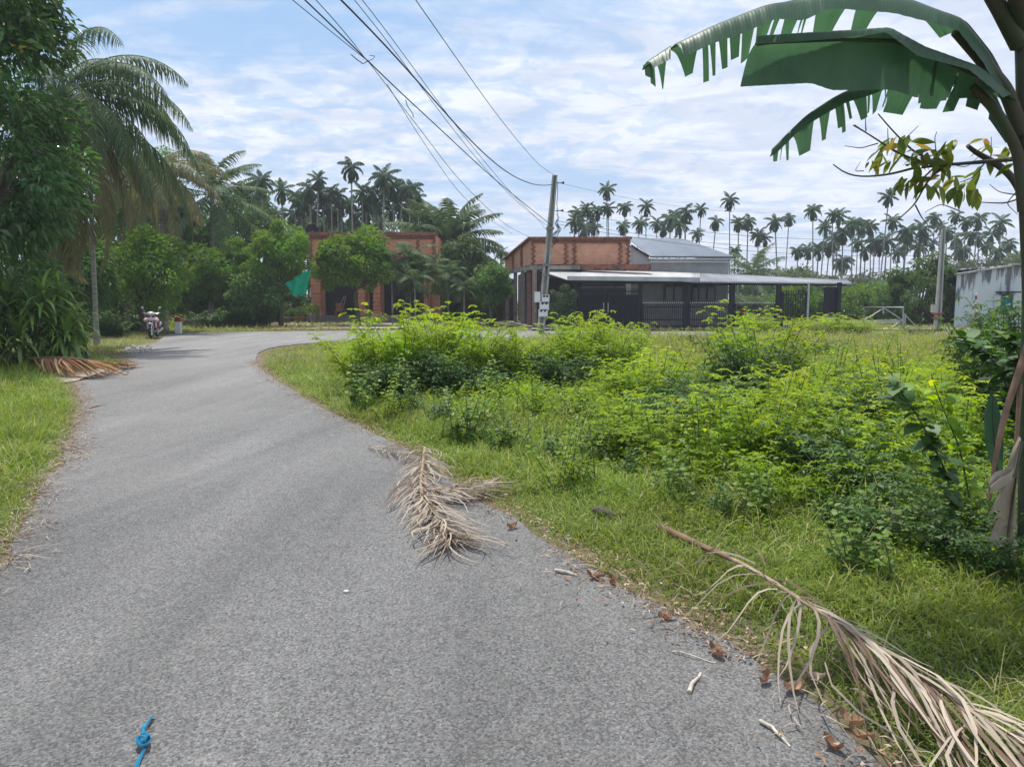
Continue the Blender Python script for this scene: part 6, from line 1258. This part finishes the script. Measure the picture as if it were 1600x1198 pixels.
for q, (px, py) in enumerate(WL):
    nmk = [b for a_, b in lm if px < a_][0]; k = 'ghiigh'[q % 6] if py > 620 else 'gh'[q % 2]; cnt[(nmk, k)] = cnt.get((nmk, k), 0) + 1
    kind = {'g': 'broad-leaved green weed', 'h': 'thin yellow-green weed', 'i': 'low dark leafy weed'}[k]
    shrub(k, px, py, (.75 if py > 700 else .95) * (1 + .2 * math.sin(q * 3.1)), f"{ORD[cnt[(nmk, k)] - 1]} {kind} from the left near {nmk}", 1.0, 'upright weeds in the plot')
for a in [('b', 1185, 530, 1.2, 'tall weed shrub in front of the open carport bay', 1.0), ('b', 1290, 527, 1.7, 'broad low shrub mound in front of the open gate leaf', .55), ('b', 1335, 526, 1.6, 'broad low shrub mound before the steel frame', .5), ('d', 1390, 530, 1.4, 'low shrub at the foot of the steel frame', .6), ('c', 1430, 529, 1.3, 'low dark shrub left of the far power pole', .5), ('c', 1537, 519, 1.3, 'round shrub by the striped post under the grey wall', 1.1), ('d', 1010, 540, 1.1, 'weed shrub before the first railing panel', .7), ('d', 1060, 535, 1.1, 'weed shrub before the second carport post', .7), ('d', 960, 535, 1.3, 'weed shrub in front of the tall gate right of its handles', .9), ('c', 1265, 560, 1.4, 'low olive shrub in the far grass', .5), ('c', 1120, 550, 1.3, 'low olive shrub left in the far grass', .5)]:
    shrub(*a[:4], a[4], a[5], 'weed shrubs at the far side of the plot')
for a in [('f', 60, 548, 1.1, 'low shrub under the strap-leaved clumps', .8), ('c', 175, 528, 1.3, 'low leafy shrub left of the stump by the scooter', .9), ('d', 25, 575, 1.0, 'bright low shrub at the left edge beside the fallen frond', .8), ('f', 120, 540, 1.0, 'low shrub at the foot of the coconut palm', .8), ('c', 205, 520, 1.4, 'shrub right beside the stump behind the scooter', 1.0), ('d', 30, 630, .7, 'bright weed on the near left verge', .6), ('c', 330, 514, 1.6, 'shrub at the far road edge right of the milestone', .8), ('c', 368, 513, 1.7, 'shrub at the far road edge in the middle of the bend', .9), ('e', 405, 513, 1.5, 'dark shrub at the far road edge next to the pots', .9), ('d', 262, 514, 1.6, 'shrub between the scooter and the milestone', .9), ('c', 150, 520, 1.5, 'dark shrub behind the coconut palm trunk', 1.0), ('d', 585, 508, 1.5, 'dark bush at the foot of the round tree before the brick house', .9)]:
    shrub(*a[:4], a[4], a[5], 'roadside shrubs')

# ------------------------------------------------------------------ grass and ground weeds
def scatter(n, x0, x1, y0, y1, rg, edge=.03, off=0.0):
    x = rg.uniform(x0, x1, n); y = rg.uniform(y0, y1, n); k = np.abs(x) < y * .72 + 1.6; x, y = x[k], y[k]; sd = road_sd(x, y)
    k = (sd > edge) & (rg.random(len(x)) < sm((sd + .05) / .35)); return x[k], y[k], sd[k]
def blades(mb, x, y, sd, h, w_, rg, seg=4, bend=1.2, lift=None, rmul=1.0, radd=0.0):
    n = len(x); z = gh(x, y, sd) + .0; az = rg.uniform(0, 6.28, n); L = h * rg.uniform(.45, 1.25, n); el = rg.uniform(.5, 1.5, n)
    if lift is not None: z = z + rg.uniform(0, 1, n) * lift
    p = arc_pts(np.stack([x, y, z], -1), az, el, L, bend * rg.uniform(.3, 1.4, n), seg); sdv = np.stack([-np.sin(az), np.cos(az), rg.normal(0, .25, n)], -1); prof = {3: [1, .8, .05], 4: [.8, 1, .7, .05], 5: [.7, 1, .9, .6, .05]}[seg]
    mb.strips(p, nrm(sdv), np.array(prof)[None] * (w_ * rg.uniform(.6, 1.3, n))[:, None] / 2, np.clip(rg.uniform(0, 1, n) * rmul + radd, 0, 1))
def groundleaves(mb, x, y, sd, hmax, L, rg):
    n = len(x); z = gh(x, y, sd) + rg.uniform(.02, 1, n) ** .8 * hmax; az = rg.uniform(0, 6.28, n); d = np.stack([np.cos(az), np.sin(az), rg.normal(.1, .35, n)], -1)
    mb.leaves(np.stack([x, y, z], -1), d, nrm(rg.normal(0, .35, (n, 3)) + [0, 0, 1]), L * rg.uniform(.6, 1.3, n), L * .42 * rg.uniform(.8, 1.2, n), rg.uniform(0, 1, n), .15, .15)
rg = np.random.default_rng(2024)
g = MB()
for (n, a, h, w_, sg) in ((210000, (-6, 5.8, 1.9, 6.4), .12, .0065, 4), (190000, (-9.5, 8, 6.4, 11.5), .16, .009, 4), (110000, (-12, 14, 11.5, 19), .2, .014, 3)):
    x, y, sd = scatter(n, *a, rg); hh = h * (1 + .55 * vn(x, y, 2.1)) * (1 + .3 * vn(x, y, 6)) * (.55 + .45 * sm(sd / .5)) * np.where(x < -2, 1.5, 1); blades(g, x, y, sd, hh, w_, rg, sg)
x, y, sd = scatter(60000, -5, 8, 2, 12, rg, .2); k = vn(x, y, 2.2, 5) > .1; x, y, sd = x[k], y[k], sd[k]; groundleaves(g, x, y, sd, .10, .035, rg)
x, y, sd = scatter(26000, -6, 8, 2, 12, rg, .1); k = vn(x, y, 1.3, 9) > .05; x, y, sd = x[k], y[k], sd[k]; blades(g, x, y, sd, .30, .005, rg, 4, 1.4, None, .1, .88)
tag(g.build('grass', MT['grass']), 'green verge grass on both sides of the road and over the near plot', 'grass', None, 'stuff')
g = MB(); x, y, sd = scatter(130000, -20, 26, 17, 42, rg, .1); k = ~((y > 38.6) & (x > -.5)); x, y, sd = x[k], y[k], sd[k]; hh = np.where(x > 0, np.where(y > 21, .62, .45), .16) * (1 + .4 * vn(x, y, .7)) * (.4 + .6 * sm(sd / .8)) * np.where((x < 4) & (y > 26) & (x > -9), .5, 1)
blades(g, x, y, sd, hh, .028, rg, 3, .9); tag(g.build('meadow_grass', MT['tallgrass']), 'taller yellowing grass over the far half of the plot', 'grass', None, 'stuff')
g = MB(); x, y, sd = scatter(80000, -3.0, 14, 5, 24, rg, .8); k = rg.random(len(x)) < sm((sd - .8) / 1.8) * sm((24 - y) / 6); x, y, sd = x[k], y[k], sd[k]; hh = .3 * (1 + .5 * vn(x, y, .9)); blades(g, x, y, sd, hh, .011, rg, 4, 1.0); tag(g.build('tall_grass', MT['grass']), 'long grass growing among the weed shrubs', 'grass', None, 'stuff')
g = MB()
for n, a, hm, L, e0 in ((26000, (-2, 6.5, 3.2, 8.5), .16, .04, .5), (80000, (-4.5, 12, 6.5, 15), .26, .055, .9), (46000, (-5, 22, 12, 29), .34, .09, 1.0), (9000, (-12, -3, 8, 30), .18, .07, .4)):
    x, y, sd = scatter(n, *a, rg, e0); k = (vn(x, y, 1.1, 2) > -.45) & (rg.random(len(x)) < sm((sd - e0) / 1.6) * sm((y - a[2]) / 2.5 + .2) * sm((a[3] - y) / 2.5)); x, y, sd = x[k], y[k], sd[k]; groundleaves(g, x, y, sd, hm * (1 + .6 * vn(x, y, .8)) * np.clip(sd / 1.5, .3, 1), L, rg)
tag(g.build('ground_weeds', MT['weed']), 'low broad-leaved weeds carpeting the plot', 'weeds', None, 'stuff')
# grass edge by the yard, beyond the road
g = MB(); x = rg.uniform(-22, 26, 16000); y = rg.uniform(38.4, 48, 16000); k = ~((x > -9.5) & (x < 1) & (y > 40.2)) & ~((x > .5) & (y > 39.6) & (x < 19)) & (road_sd(x, y) > .1); x, y = x[k], y[k]; blades(g, x, y, np.full(len(x), 2.), np.where(x < -9, .35, .25), .035, rg, 3, .8); tag(g.build('far_verge_grass', MT['tallgrass']), 'rough grass along the far side of the bend', 'grass', None, 'stuff')

# ------------------------------------------------------------------ humid air
hm = bpy.data.materials.new('haze_air'); hm.use_nodes = True; nt = hm.node_tree; nt.nodes.clear(); o_ = nt.nodes.new('ShaderNodeOutputMaterial')
pv = nt.nodes.new('ShaderNodeVolumePrincipled'); pv.inputs['Color'].default_value = (.88, .93, 1, 1); pv.inputs['Density'].default_value = .0008; nt.links.new(pv.outputs[0], o_.inputs['Volume'])
o = MB().box((0, 530, 13.5), (1840, 1380, 32)).build('haze', hm); tag(o, 'thin humid haze over the whole place', 'haze', None, 'stuff')
